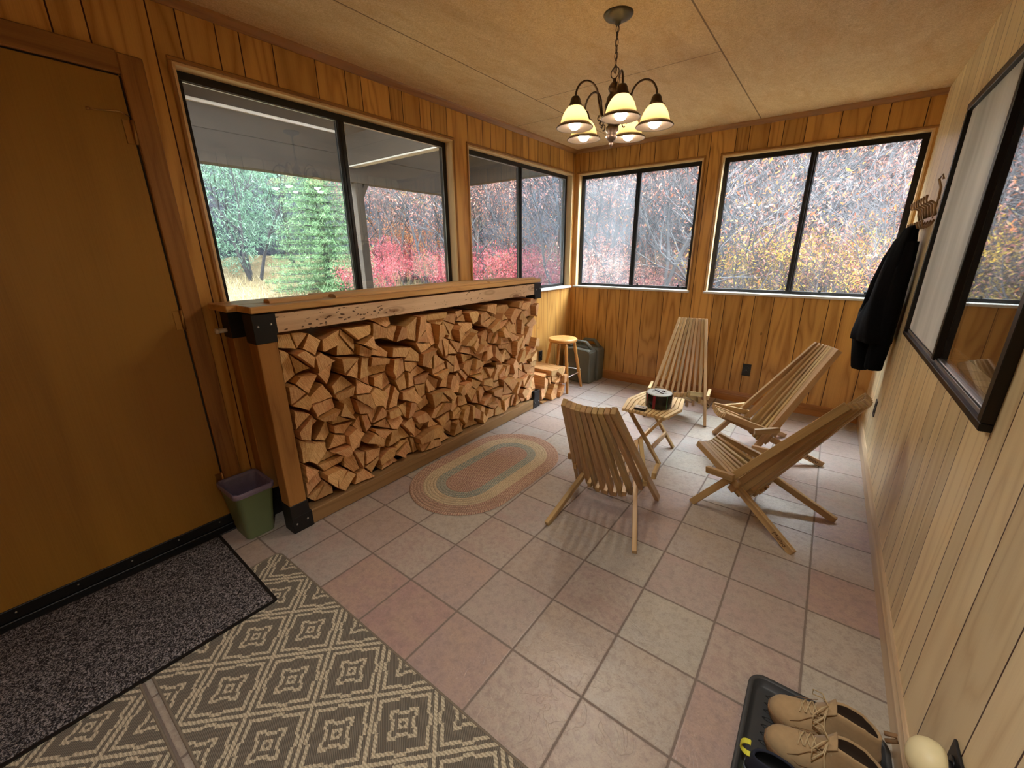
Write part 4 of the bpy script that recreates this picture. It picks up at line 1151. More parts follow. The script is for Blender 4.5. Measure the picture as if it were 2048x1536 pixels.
# ================================================================== BIN
bn = thing('waste_bin', 'sage green waste bin with a lilac liner between door and firewood post', 'waste bin', (-1.842, -.842, 0))
def rr_ring(w_, d_, z, r=.025, n=4): return [(x, y, z) for x, y in rounded(-w_ / 2, w_ / 2, -d_ / 2, d_ / 2, r, n)]
mb = MB(); mb.loft([rr_ring(.165, .130, 0), rr_ring(.170, .135, .004), rr_ring(.228, .180, .262), rr_ring(.236, .187, .264), rr_ring(.240, .190, .282), rr_ring(.236, .186, .284), rr_ring(.226, .178, .280), rr_ring(.166, .132, .012)], cap0=True, cap1=True)
mb.build('bin_body', M['bin'], bn)
r_ = random.Random(8)
def wr(w_, d_, z, a): return [(x + r_.uniform(-a, a), y + r_.uniform(-a, a), z + r_.uniform(-a, a)) for x, y, z in rr_ring(w_, d_, z, .03, 6)]
mb = MB(); mb.loft([wr(.243, .193, .262, .001), wr(.246, .196, .275, .001), wr(.244, .194, .287, .002), wr(.232, .182, .290, .003), wr(.216, .166, .270, .004), wr(.190, .146, .16, .007), wr(.15, .12, .03, .006)], cap0=False, cap1=True)
mb.build('bin_liner', M['liner'], bn)
# ================================================================== CHANDELIER
ch = thing('chandelier', 'five-light bronze chandelier with ribbed cream glass shades, hanging from the ceiling', 'chandelier', (-.562, .613, ZC))
def Zc(z): return z - ZC
mb = MB(); mb.lathe([(.066, 0), (.066, -.004), (.058, -.014), (.034, -.024), (.014, -.028), (.012, -.040), (.006, -.043), (0, -.043)], 40); mb.build('canopy', M['pewter'], ch)
mb = MB(); z = -.043; k = 0
while z > Zc(2.235):
    pts = []
    for i in range(14):
        a = 2 * PI * i / 14; u_ = .0075 * math.cos(a); v_ = .017 * math.sin(a)
        pts.append((u_, 0, z - .014 + v_) if k % 2 == 0 else (0, u_, z - .014 + v_))
    mb.tube(pts, .0017, 6, closed=True); z -= .0255; k += 1
mb.tube([(.003, .002, -.04), (-.002, -.003, -.11), (.003, .002, Zc(2.27)), (0, 0, Zc(2.21))], .0018, 6)
mb.build('chain', M['bronze'], ch)
mb = MB(); mb.tube([(.020 * math.cos(2 * PI * i / 24), .004 * math.sin(2 * PI * i / 24), Zc(2.215) + .024 * math.sin(2 * PI * i / 24)) for i in range(24)], .0024, 8, closed=True); mb.build('hanging_loop', M['bronze'], ch)
hub = [(0, 2.193), (.008, 2.192), (.009, 2.180), (.018, 2.172), (.026, 2.160), (.028, 2.150), (.020, 2.138), (.019, 2.132), (.030, 2.118), (.034, 2.098), (.038, 2.090), (.040, 2.080), (.036, 2.074), (.039, 2.060), (.040, 2.030), (.033, 2.020), (.024, 2.012), (.020, 2.000), (.030, 1.990), (.032, 1.978), (.022, 1.966), (.024, 1.958), (.027, 1.950), (.020, 1.938), (.010, 1.930), (.006, 1.926), (.010, 1.920), (.006, 1.912), (.003, 1.904), (0, 1.902)]
mb = MB(); mb.lathe([(r, Zc(z)) for r, z in hub[::-1]], 28); mb.build('turned_hub', M['bronze'], ch)
RA = .196
for k in range(5):
    a = math.radians(17 + 72 * k); ca, sa = math.cos(a), math.sin(a)
    def W(r, z): return (r * ca, r * sa, Zc(z))
    arm = MB(); pts = [W(.034, 2.030), W(.050, 2.028), W(.064, 2.040), W(.072, 2.070)]
    for j in range(13):
        b = PI - PI * j / 12; cx_ = (.080 + RA) / 2; rr = (RA - .080) / 2
        pts.append(W(cx_ + rr * math.cos(b), 2.105 + rr * 1.15 * math.sin(b)))
    pts.append(W(RA, 2.085)); arm.tube(pts, .0048, 8)
    sc_ = [W(.072 + (.018 - .0016 * j) * math.cos(2.6 + j * .55) * (1 - j / 26) , 2.028 + (.018 - .001 * j) * math.sin(2.6 + j * .55)) for j in range(13)]
    arm.tube(sc_, .003, 6)
    sc_ = [W(.056 + .013 * math.cos(j * .5) * (1 - j / 20), 2.0 + .013 * math.sin(j * .5)) for j in range(12)]
    arm.tube(sc_, .003, 6)
    ao = arm.build('arm', M['bronze'], ch)
    O = W(RA, 0)
    def L_(prof): return [(r, Zc(z)) for r, z in prof]
    q = MB(); q.lathe([(r, z) for r, z in L_([(.030, 2.062), (.031, 2.070), (.026, 2.078), (.022, 2.094), (.016, 2.104), (.006, 2.108), (0, 2.108)])], 24, (O[0], O[1], 0)); 
    for s_ in range(3):
        b = s_ * 2.1 + .4; q.tube([(O[0] + .028 * math.cos(b), O[1] + .028 * math.sin(b), Zc(2.066)), (O[0] + .038 * math.cos(b), O[1] + .038 * math.sin(b), Zc(2.066))], .002, 6)
    q.build('shade_holder', M['bronze'], ao)
    q = MB(); sh = [(.026, 2.066), (.033, 2.062), (.044, 2.050), (.054, 2.034), (.062, 2.014), (.067, 1.996), (.071, 1.990)]
    inn = [(r - .003, z - .001) for r, z in sh[::-1]]
    q.lathe(L_(sh + inn), 72, (O[0], O[1], 0), None, 0, True, .014, 36); q.build('glass_shade', M['shade'], ao)
    q = MB(); q.lathe(L_([(.070, 1.9925), (.075, 1.990), (.084, 1.982), (.087, 1.978), (.085, 1.975), (.080, 1.977), (.069, 1.986)]), 48, (O[0], O[1], 0))
    q.build('shade_rim', M['bronze_rim'], ao)
    q = MB(); q.lathe(L_([(.0, 1.968), (.012, 1.970), (.021, 1.976), (.026, 1.986), (.027, 1.996), (.024, 2.010), (.017, 2.024), (.013, 2.040), (.013, 2.060), (0, 2.060)]), 20, (O[0], O[1], 0)); q.build('bulb', M['bulb'], ao)

# added fill lamp, unseen behind the viewer, brightening the near floor and mats
dl = thing('fill_downlight', 'added round fill light over the entry mats, unseen behind the viewer', 'fill lamp', (.22, -1.45, ZC))
mb = MB(); mb.lathe([(.095, 0), (.095, -.006), (.078, -.008), (.070, -.002), (.070, 0)], 40); mb.build('trim_ring', M['card'], dl)
t_ = NT('fill_lamp_diffuser'); e_ = t_.n('Emission'); e_.inputs[0].default_value = (1, .86, .70, 1); e_.inputs[1].default_value = 6; t_.l(e_.outputs[0], t_.out.inputs['Surface'])
mb = MB(); mb.lathe([(.070, -.003), (.04, -.005), (0, -.0055)], 32); mb.build('diffuser', t_.mat, dl)
ld = bpy.data.lights.new('fill_beam', 'SPOT'); ld.energy = 48; ld.color = (1, .96, .91); ld.spot_size = math.radians(104); ld.spot_blend = .7; ld.shadow_soft_size = .07
lo = bpy.data.objects.new('fill_beam', ld); COL.objects.link(lo); lo.parent = dl; lo.location = (0, 0, -.085)

# ================================================================== OUTLETS
def outlet(label, pos, normal, plug=False):
    r = thing('power_outlet', label, 'outlet', pos); nrm = Vector(normal); side = Vector((0, 0, 1)).cross(nrm)
    Rm = Matrix((side, Vector((0, 0, 1)), nrm)).transposed()
    mb = MB(); mb.box(nrm * .003, (.072, .116, .006), Rm, .002); mb.build('cover_plate', M['black_plastic'], r)
    for sz in (-.021, .021):
        mb = MB(); mb.lathe([(.0165, 0), (.0165, .0025), (.014, .003), (0, .003)], 24, nrm * .006 + Vector((0, 0, sz)), nrm)
        so = mb.build('socket', M['socket'], r)
    mb = MB(); mb.lathe([(0.003, 0), (.0025, .0012), (0, .0014)], 8, nrm * .006, nrm); mb.build('screw', M['screw'], r)
    return r
outlet('black outlet plate low on the far wall between two slat chairs', (-.070, YB, .330), (0, -1, 0))
outlet('black outlet plate on the left wall beside the stool', (XL, 2.200, .325), (1, 0, 0))
outlet('black outlet plate low on the right wall behind the tilted chair back', (XR, 2.140, .365), (-1, 0, 0))
outlet('black outlet plate low on the right wall beside the boot tray', (XR, -.440, .318), (-1, 0, 0))
nl = thing('plug_in_night_light', 'cream dome-shaped plug-in light at the outlet by the boot tray', 'night light', (XR - .010, -.460, .335))
mb = MB(); mb.lathe([(.020, .012), (.038, .014), (.044, .024), (.045, .040), (.040, .056), (.026, .068), (.010, .073), (0, .074)], 32, (0, 0, 0), (-1, 0, 0)); mb.build('dome', M['cream'], nl)
mb = MB(); mb.lathe([(.016, 0), (.022, .002), (.022, .014), (0, .014)], 20, (0, 0, 0), (-1, 0, 0)); mb.build('plug_collar', M['black_plastic'], nl)

# ================================================================== COAT HOOKS + JACKET
hk = thing('coat_hook_rail', 'bronze rail of curled coat hooks on the right wall by the far window', 'coat hooks', (XR, 2.15, 1.58))
mb = MB(); mb.box((-.006, 0, 0), (.012, .70, .030), None, .004, 0, 1); mb.build('rail', M['bronze_light'], hk)
for i in range(7):
    yy = -.30 + i * .10
    mb = MB(); mb.tube([(-.010, yy, .012), (-.022, yy, .05), (-.026, yy, .075), (-.045, yy, .088), (-.060, yy, .080), (-.066, yy, .098), (-.066, yy, .120)], [.006, .006, .006, .006, .0055, .005, .0065], 8)
    mb.build('hook', M['bronze_light'], hk)
    mb = MB(); mb.tube([(-.010, yy, -.008), (-.020, yy, -.034), (-.034, yy, -.048), (-.050, yy, -.044), (-.057, yy, -.026), (-.058, yy, -.010)], [.006, .006, .006, .0055, .005, .0065], 8); mb.build('hook', M['bronze_light'], hk)
mb = MB(); mb.tube([(-.010, -.24, .10), (-.014, -.24, .16), (-.030, -.24, .20), (-.020, -.24, .225), (-.012, -.24, .20)], .006, 8); mb.tube([(-.012, -.24, .0), (-.012, -.24, .16)], .005, 8); mb.build('hook', M['bronze_light'], hk)

jk = thing('fleece_jacket', 'black fleece jacket hanging from the hooks by the far right window', 'jacket', (XR - .03, 2.20, 1.53))
def fold(theta, z, ph): return 1 + .085 * math.sin(5 * theta + ph + 3 * z) + .05 * math.sin(11 * theta - 2 * ph + 5 * z)
def drape(name, secs, n=40, ph=0.0, amp=1.0, mat='fleece', parent=jk):
    """secs: (z, cx, cy, rx, ry) world, vertical tube of cloth"""
    mb = MB(); rings = []
    for z, cx_, cy_, rx, ry in secs:
        ring = []
        for k in range(n):
            a = 2 * PI * k / n; f_ = 1 + (fold(a, z * 4, ph) - 1) * amp
            x = cx_ + rx * f_ * math.cos(a); x = min(x, XR - .006)
            ring.append((x - jk.location.x, cy_ + ry * f_ * math.sin(a) - jk.location.y, z - jk.location.z))
        rings.append(ring)
    mb.loft(rings); return mb.build(name, M[mat], parent)
drape('jacket_body', [(1.555, .772, 2.17, .016, .045), (1.535, .765, 2.17, .034, .080), (1.46, .755, 2.18, .050, .110), (1.36, .745, 2.19, .062, .140), (1.22, .735, 2.19, .075, .165), (1.08, .725, 2.19, .088, .180), (.96, .716, 2.19, .098, .190), (.87, .712, 2.19, .105, .196), (.83, .714, 2.19, .106, .196)], ph=.6)
drape('sleeve', [(1.48, .735, 2.20, .030, .05), (1.36, .715, 2.22, .045, .06), (1.2, .690, 2.24, .052, .066), (1.0, .668, 2.26, .054, .066), (.8, .672, 2.27, .052, .062), (.66, .690, 2.27, .050, .058), (.615, .694, 2.27, .046, .054), (.60, .695, 2.27, .040, .046)], 28, 2.0)
drape('sleeve', [(1.46, .775, 2.10, .030, .05), (1.3, .765, 2.06, .044, .058), (1.1, .757, 2.05, .050, .060), (.9, .752, 2.06, .052, .060), (.74, .752, 2.08, .050, .058), (.66, .752, 2.09, .046, .052), (.645, .752, 2.09, .040, .046)], 28, 3.3)
mb = MB(); mb.tube([(.700 - jk.location.x, 2.03 - jk.location.y, .95 - jk.location.z), (.692 - jk.location.x, 2.02 - jk.location.y, .88 - jk.location.z)], .004, 6); mb.build('zip', M['zip'], jk)
mb = MB(); mb.box((-.090, -.02, -.16), (.004, .03, .02), None, .001); mb.build('label_patch', M['card'], jk)

# ================================================================== BOOT TRAY AND SHOES
tr = thing('boot_tray', 'black rubber boot tray on the tiles at the bottom right', 'boot tray', (.618, -.460, 0))
hx, hy = .178, .292
mb = MB()
def rg(o, z, r): return [(x, y, z) for x, y in rounded(-hx - o, hx + o, -hy - o, hy + o, max(.012, r + o), 7)]
mb.loft([rg(-.006, 0, .045), rg(.000, .004, .045), rg(.004, .030, .045), rg(.002, .034, .045), rg(-.008, .034, .045), rg(-.011, .031, .045), rg(-.018, .010, .045), rg(-.026, .0075, .045)], cap0=True, cap1=True)
mb.build('tray_body', M['tray'], tr)
mb = MB()
for i in range(19):
    yy = -hy + .05 + i * .027
    for k2 in (1, -1):
        pts = [(-hx + .05 + j * .0125, yy + k2 * .0065 * math.sin(j * 1.05), .0082) for j in range(21)]
        mb.tube(pts, .0013, 4)
mb.build('wave_tread', M['black_plastic'], tr)
def shoe(name, label, x, y, yaw, kind, L=.285):
    """toe towards local -x; root on the tray"""
    r = thing(name, label, 'boot' if kind == 'boot' else 'shoe', (x, y, .0085), yaw, 'footwear on the boot tray')
    W_ = .104
    prof = [(0.0, .10, .30), (.02, .42, .52), (.06, .66, .72), (.13, .86, .84), (.24, 1.0, .90), (.34, 1.0, .95), (.45, .92, 1.0), (.56, .80, 1.0), (.70, .70, 1.0), (.84, .70, 1.0), (.93, .62, 1.0), (.98, .42, 1.0), (1.0, .16, 1.0)]
    def hw(t):
        for i in range(len(prof) - 1):
            if prof[i][0] <= t <= prof[i + 1][0]:
                u = (t - prof[i][0]) / (prof[i + 1][0] - prof[i][0]); u = u * u * (3 - 2 * u) if False else u
                return (prof[i][1] + u * (prof[i + 1][1] - prof[i][1])) * W_ / 2
        return .01
    def top(t):
        tab = [(0, .030), (.03, .052), (.10, .066), (.22, .074), (.34, .088), (.46, .102), (.52, .104), (1, .104)]
        for i in range(len(tab) - 1):
            if tab[i][0] <= t <= tab[i + 1][0]:
                u = (t - tab[i][0]) / (tab[i + 1][0] - tab[i][0]); return tab[i][1] + u * (tab[i + 1][1] - tab[i][1])
        return .1
    Hs = .026
    sole = MB(); out = []
    ts = [i / 26 for i in range(27)]
    lft = [(t * L, hw(t) + .004) for t in ts]; rgt = [(t * L, -hw(t) - .004) for t in ts[::-1]]
    ol = lft + rgt
    def so(zf, k): return [(a if True else a, b * k, zf(a / L)) for a, b in ol]
    rock = lambda t: .010 * max(0, (.18 - t) / .18) ** 2
    sole.loft([so(lambda t: rock(t), .94), so(lambda t: .004 + rock(t), 1.0), so(lambda t: .016 + rock(t) * .8, 1.02), so(lambda t: Hs + rock(t) * .6, .97)], smooth=False)
    sole.build('sole', M['suede_dark'] if kind == 'boot' else M['lime'], r)
    if kind != 'boot':
        q = MB(); q.loft([so(lambda t: .012 + rock(t), 1.035), so(lambda t: .030 + rock(t), 1.03), so(lambda t: .036 + rock(t), .95)], smooth=False); q.build('midsole', M['slate_foam'], r)
    up = MB(); rings = []; n = 28; tcut = .50
    for t in [0.006, .02, .05, .09, .14, .2, .27, .34, .41, .47, tcut]:
        H = top(t); w2 = hw(t); ring = []
        for k in range(n):
            a = 2 * PI * k / n; ca, sa = math.cos(a), math.sin(a)
            yy = w2 * math.copysign(abs(ca) ** .75, ca)
            zz = (H - Hs) * (max(0, sa) ** .85) * (1.0) if sa > 0 else -.006 * abs(sa)
            sl = 1 - .30 * max(0, sa) ** 2 * (.4 + .6 * t / tcut)
            ring.append((t * L, yy * sl, Hs + zz))
        rings.append(ring)
    up.loft(rings, cap0=True, cap1=True)
    up.build('upper', M['suede'] if kind == 'boot' else M['navy_mesh'], r)
    # heel counter and ankle shaft: rings climbing round the foot opening
    an = MB(); rings = []; n = 30
    lev = [(Hs - .004, 0), (.045, -.002), (.065, .001), (.085, .003), (.105, .004), (.120, .004)] if kind == 'boot' else [(Hs + .006, 0), (.05, .0), (.068, .003), (.082, .006)]
    zmax = lev[-1][0]
    x0, x1 = .38 * L, 1.0 * L
    def aring(z, ins, dz=0.0):
        ring = []
        for k in range(n):
            a = 2 * PI * k / n; ca, sa = math.cos(a), math.sin(a)
            f_ = (z - Hs) / (zmax - Hs)
            xa = x0 + .10 * L * f_ if ca < 0 else x1
            cx_ = .72 * L; ex = (x1 - cx_ - ins - .006 * f_) if ca > 0 else (cx_ - xa - ins)
            yy = (hw(min(.98, max(.42, (cx_ + ex * ca) / L))) * .0 + W_ * .345 - ins * .8 - .004 * f_) * math.copysign(abs(sa) ** .8, sa)
            dip = -.012 * math.cos(a * 2) * f_ - (.004 * f_ if ca > .5 else 0)
            ring.append((cx_ + ex * ca, yy, z + (dip + .02 * f_ * max(0, -ca) if kind == 'boot' else -.010 * f_ * math.cos(2 * a) + .012 * f_ * max(0, ca)) + dz))
        return ring
    rings = [aring(z, i_) for z, i_ in lev]
    nout = len(rings)
    rings.append(aring(zmax, .009 if kind == 'boot' else .011, .004)); rings.append(aring(zmax, .013 if kind == 'boot' else .014, -.002))
    an.loft(rings, cap0=True, cap1=False); an.build('ankle_collar', M['suede'] if kind == 'boot' else M['navy_mesh'], r)
    ln = MB(); i0 = .013 if kind == 'boot' else .014
    ln.loft([aring(zmax, i0 - .001, -.001), aring(zmax * .8, i0 - .004), aring(zmax * .45, i0 - .002)], cap0=False, cap1=True); ln.build('lining', M['boot_lining'] if kind == 'boot' else M['black_plastic'], r)
    if kind == 'boot':
        tc_ = MB(); rings = []
        for t in (.0, .02, .05, .09, .13, .165):
            w2 = hw(max(t, .006)) + .0025; H = .050 - .02 * t; n2 = 16
            rings.append([(t * L - .002, w2 * math.cos(PI * k / (n2 - 1)), Hs - .004 + (H - Hs) * (math.sin(PI * k / (n2 - 1)) ** .5) * (.4 + 3.2 * t if t < .15 else .86)) for k in range(n2)])
        tc_.loft(rings, cap0=False, cap1=False, closed=False); tc_.build('toe_rand', M['suede_dark'], r)
        tg = MB(); tg.loft([[(.40 * L, y_, top(.40) + .004) for y_ in (-.018, 0, .018)] + [(.40 * L, y_, top(.40) - .002) for y_ in (.018, 0, -.018)], [(.50 * L, y_, .120) for y_ in (-.022, 0, .022)] + [(.50 * L, y_, .112) for y_ in (.022, 0, -.022)], [(.555 * L, y_, .146 - abs(y_) * .2) for y_ in (-.026, 0, .026)] + [(.565 * L, y_, .142 - abs(y_) * .2) for y_ in (.026, 0, -.026)]]); tg.build('tongue', M['suede'], r)
        lp = MB(); lp.tube([(L - .012, 0, .128), (L + .012, 0, .138), (L + .016, 0, .120), (L - .004, 0, .104)], .006, 6); lp.build('pull_loop', M['suede_dark'], r)
        st_ = MB()
        for side in (-1, 1):
            st_.tube([(.20 * L, side * hw(.2) * .86, .050), (.28 * L, side * hw(.28) * .80, .068), (.36 * L, side * hw(.36) * .62, .088), (.42 * L, side * .030, .102)], .0012, 5)
            st_.tube([(.14 * L, side * hw(.14) * .8, .048), (.30 * L, side * hw(.3) * .99, .045), (.5 * L, side * hw(.5) * 1.0, .055)], .0012, 5)
        st_.build('seam', M['suede_dark'], r)
        la = MB(); rr = random.Random(int(y * 1000))
        for i in range(5):
            t0 = .27 + i * .055; z0_ = top(t0) + .004; wv = .022
            la.tube([(t0 * L, -wv, z0_ - .003), (t0 * L + .004, 0, z0_ + .003), ((t0 + .045) * L, wv, top(t0 + .045) + .002)], .0019, 6)
            la.tube([(t0 * L, wv, z0_ - .003), (t0 * L + .004, 0, z0_ + .005), ((t0 + .045) * L, -wv, top(t0 + .045) + .002)], .0019, 6)
        for s_ in (-1, 1):
            la.tube([(.50 * L, 0, .128), (.44 * L, s_ * .025, .138), (.37 * L, s_ * .044, .118), (.38 * L, s_ * .052, .092), (.46 * L, s_ * .034, .112), (.50 * L, 0, .128)], .0018, 6)
            la.tube([(.50 * L, 0, .128), (.47 * L, s_ * .04, .112), (.50 * L, s_ * .055, .075), (.44 * L, s_ * .058, .045)], .0018, 6)
        la.build('laces', M['lace'], r)
    else:
        lp = MB(); pts = []
        for i in range(11):
            b = PI * 1.15 * i / 10 - .1; pts.append((L - .004 + .020 * math.sin(b), 0, .093 + .022 * -math.cos(b) * -1 - .0))
        rings = [[(p[0], -.007, p[2]), (p[0], .007, p[2]), (p[0] + .002, .007, p[2] + .002), (p[0] + .002, -.007, p[2] + .002)] for p in pts]
        lp.loft(rings, smooth=False); lp.build('pull_loop', M['lime'], r)
        la = MB()
        for i in range(4):
            t0 = .22 + i * .06; z0_ = top(t0) + .003
            la.tube([(t0 * L, -.020, z0_ - .003), (t0 * L, 0, z0_ + .003), ((t0 + .04) * L, .020, top(t0 + .04))], .0017, 6)
            la.tube([(t0 * L, .020, z0_ - .003), (t0 * L, 0, z0_ + .005), ((t0 + .04) * L, -.020, top(t0 + .04))], .0017, 6)
        la.build('laces', M['grey_lace'], r)
    return r
shoe('hiking_boot', 'tan suede laced boot at the far end of the tray', .500, -.262, math.radians(2), 'boot', .272)
shoe('hiking_boot', 'tan suede laced boot in the middle of the tray, next to the dark shoe', .502, -.368, math.radians(1), 'boot', .272)
shoe('running_shoe', 'dark navy shoe with a yellow heel loop, nearest the viewer on the tray', .748, -.486, math.radians(181), 'shoe', .285)
# ================================================================== OUTSIDE
def ground_h(x, y):
    d1 = max(0.0, -x - 2.5); d2 = max(0.0, y - 3.4)
    h = -.15 + .078 * min(d1, 16) + .05 * d2
    b = max(0.0, y - 7.6); h += 1.0 * b ** 1.04
    f_ = max(0.0, -y - 6.2); h += 1.1 * f_  # unseen bank behind the viewer, added to hide sky from window reflections
    l = max(0.0, -x - 14.0); h += .75 * l ** 1.05
    return h
mb = MB(); nx, ny = 70, 60; vs = []
r_ = random.Random(2)
for i in range(nx + 1):
    for j in range(ny + 1):
        x = -34 + 52 * i / nx; y = -14 + 44 * j / ny
        ins = (XL - .3 < x < XR + 2.2 and YF - .4 < y < YB + .3)
        vs.append((x, y, min(ground_h(x, y) + r_.uniform(-.05, .05), -.15 if (x > XL - 2.6 and y < YB + .6) else 99)))
fs = [(i * (ny + 1) + j, (i + 1) * (ny + 1) + j, (i + 1) * (ny + 1) + j + 1, i * (ny + 1) + j + 1) for i in range(nx) for j in range(ny)]
mb.add(vs, fs, 0, None, True)
struct('ground', mb, M['hill'], 'dry grassy ground rising to a brushy hillside outside', 'ground')

# ---- porch seen through the left windows
pc = thing('porch_roof', 'weathered grey porch roof and beams outside the left windows', 'porch', (-3.2, 1.0, -.15), kind='structure')
def pb(name, mat, xa, xb, ya, yb, za, zb, ax, bev=.004):
    m_ = MB(); m_.box(((xa + xb) / 2 + 3.2, (ya + yb) / 2 - 1.0, (za + zb) / 2 + .15), (xb - xa, yb - ya, zb - za), None, bev, 0, ax); return m_.build(name, M[mat], pc)
pb('roof_deck', 'porch_roof', -4.35, XL - TH, -3.0, 3.5, 2.72, 2.76, 1)
pb('front_beam', 'porch', -4.06, -3.94, -3.0, 3.28, 2.16, 2.42, 1)
pb('front_beam', 'porch', -4.05, -3.95, -3.0, 3.28, 2.42, 2.72, 1)
pb('ledger_strip', 'porch_lit', -3.95, -3.92, -3.0, 1.36, 2.60, 2.625, 1, .002)
pb('cross_beam', 'porch', -3.95, XL - TH, 1.375, 1.465, 2.32, 2.60, 0)
pb('cross_beam_edge', 'porch_lit', -3.95, XL - TH, 1.38, 1.46, 2.305, 2.320, 0, .002)
pb('cross_beam', 'porch', -4.06, XL - TH, 3.20, 3.30, 2.32, 2.72, 0)
for yy in (-1.9, -.2): pb('rafter', 'porch', -3.95, XL - TH, yy, yy + .05, 2.60, 2.72, 0)
pb('post', 'porch', -4.05, -3.95, 1.43, 1.53, -.20, 2.16, 2)
pb('post', 'porch', -4.05, -3.95, 3.20, 3.30, -.20, 2.16, 2)
m_ = MB(); m_.bar((-4.0 + 3.2, 1.47 - 1.0, 1.95 + .15), (-4.0 + 3.2, 1.60 - 1, 2.18 + .15), .08, .05); m_.build('knee_brace', M['porch'], pc)
ex = MB(); ex.box((XL - TH - .012, 0.2, 1.2), (.02, 6.0, 0.0001), None, 0)

# ---- plants
def skeleton(seed, h, stems, spread, depth=3, bend=.25, base=.0):
    """list of (p0, p1, r0, r1) and twig tips"""
    r = random.Random(seed); segs = []; tips = []
    def grow(p, d, L, rad, lev):
        n = 3 if lev < 2 else 2
        for i in range(n):
            q = p + d * (L / n); segs.append((p, q, rad, rad * .82)); p = q; rad *= .82
            d = (d + Vector((r.uniform(-bend, bend), r.uniform(-bend, bend), r.uniform(-bend * .4, bend * .6)))).normalized()
            if lev >= 1: tips.append((p.copy(), lev))
            if lev < depth and (i > 0 or lev > 0):
                for _ in range(1 if lev == 0 else r.choice((1, 1, 2))):
                    a = r.uniform(0, 2 * PI); e = (d * r.uniform(.5, 1.0) + Vector((math.cos(a), math.sin(a), r.uniform(-.1, .5))) * .8).normalized()
                    grow(p, e, L * r.uniform(.45, .75), rad * .6, lev + 1)
        if lev < depth: grow(p, d, L * .62, rad * .8, lev + 1)
    for s_ in range(stems):
        a = 2 * PI * s_ / stems + r.uniform(-.4, .4); rr = spread * r.uniform(.05, .3)
        grow(Vector((rr * math.cos(a), rr * math.sin(a), base - .05)), Vector((math.cos(a) * spread * .35, math.sin(a) * spread * .35, 1)).normalized(), h * .55, h * .014, 0)
    return segs, tips
def stick_mesh(segs, name, mat, n=4):
    mb = MB()
    for p, q, a, b in segs:
        if a < .0015: a = .0015
        b = max(b, .0012); d = (q - p).normalized(); u = d.cross(Vector((0, 0, 1)));
        if u.length < .1: u = d.cross(Vector((1, 0, 0)))
        u.normalize(); v = d.cross(u); vs = []
        for o, rr in ((p, a), (q, b)):
            for k in range(n):
                an = 2 * PI * k / n; vs.append(o + u * (rr * math.cos(an)) + v * (rr * math.sin(an)))
        mb.add(vs, [(k, (k + 1) % n, n + (k + 1) % n, n + k) for k in range(n)])
    return mb.mesh(name, mat)
def leaf_mesh(pts, per, size, scat, seed, name, mat, drop=0.0, narrow=.7):
    r = random.Random(seed); mb = MB()
    for p, lev in pts:
        if r.random() < drop: continue
        for _ in range(per):
            c = p + Vector((r.gauss(0, scat), r.gauss(0, scat), r.gauss(0, scat)))
            a, b = r.uniform(0, 2 * PI), r.uniform(-1.2, 1.2); s_ = size * r.uniform(.6, 1.3)
            u = Vector((math.cos(a) * math.cos(b), math.sin(a) * math.cos(b), math.sin(b))); v = u.cross(Vector((r.uniform(-1, 1), r.uniform(-1, 1), 1))).normalized() * narrow
            mb.add([c - u * s_, c + v * s_ * .5, c + u * s_, c - v * s_ * .5], [(0, 1, 2, 3)], 0, [c * 7] * 4)
    return mb.mesh(name, mat)
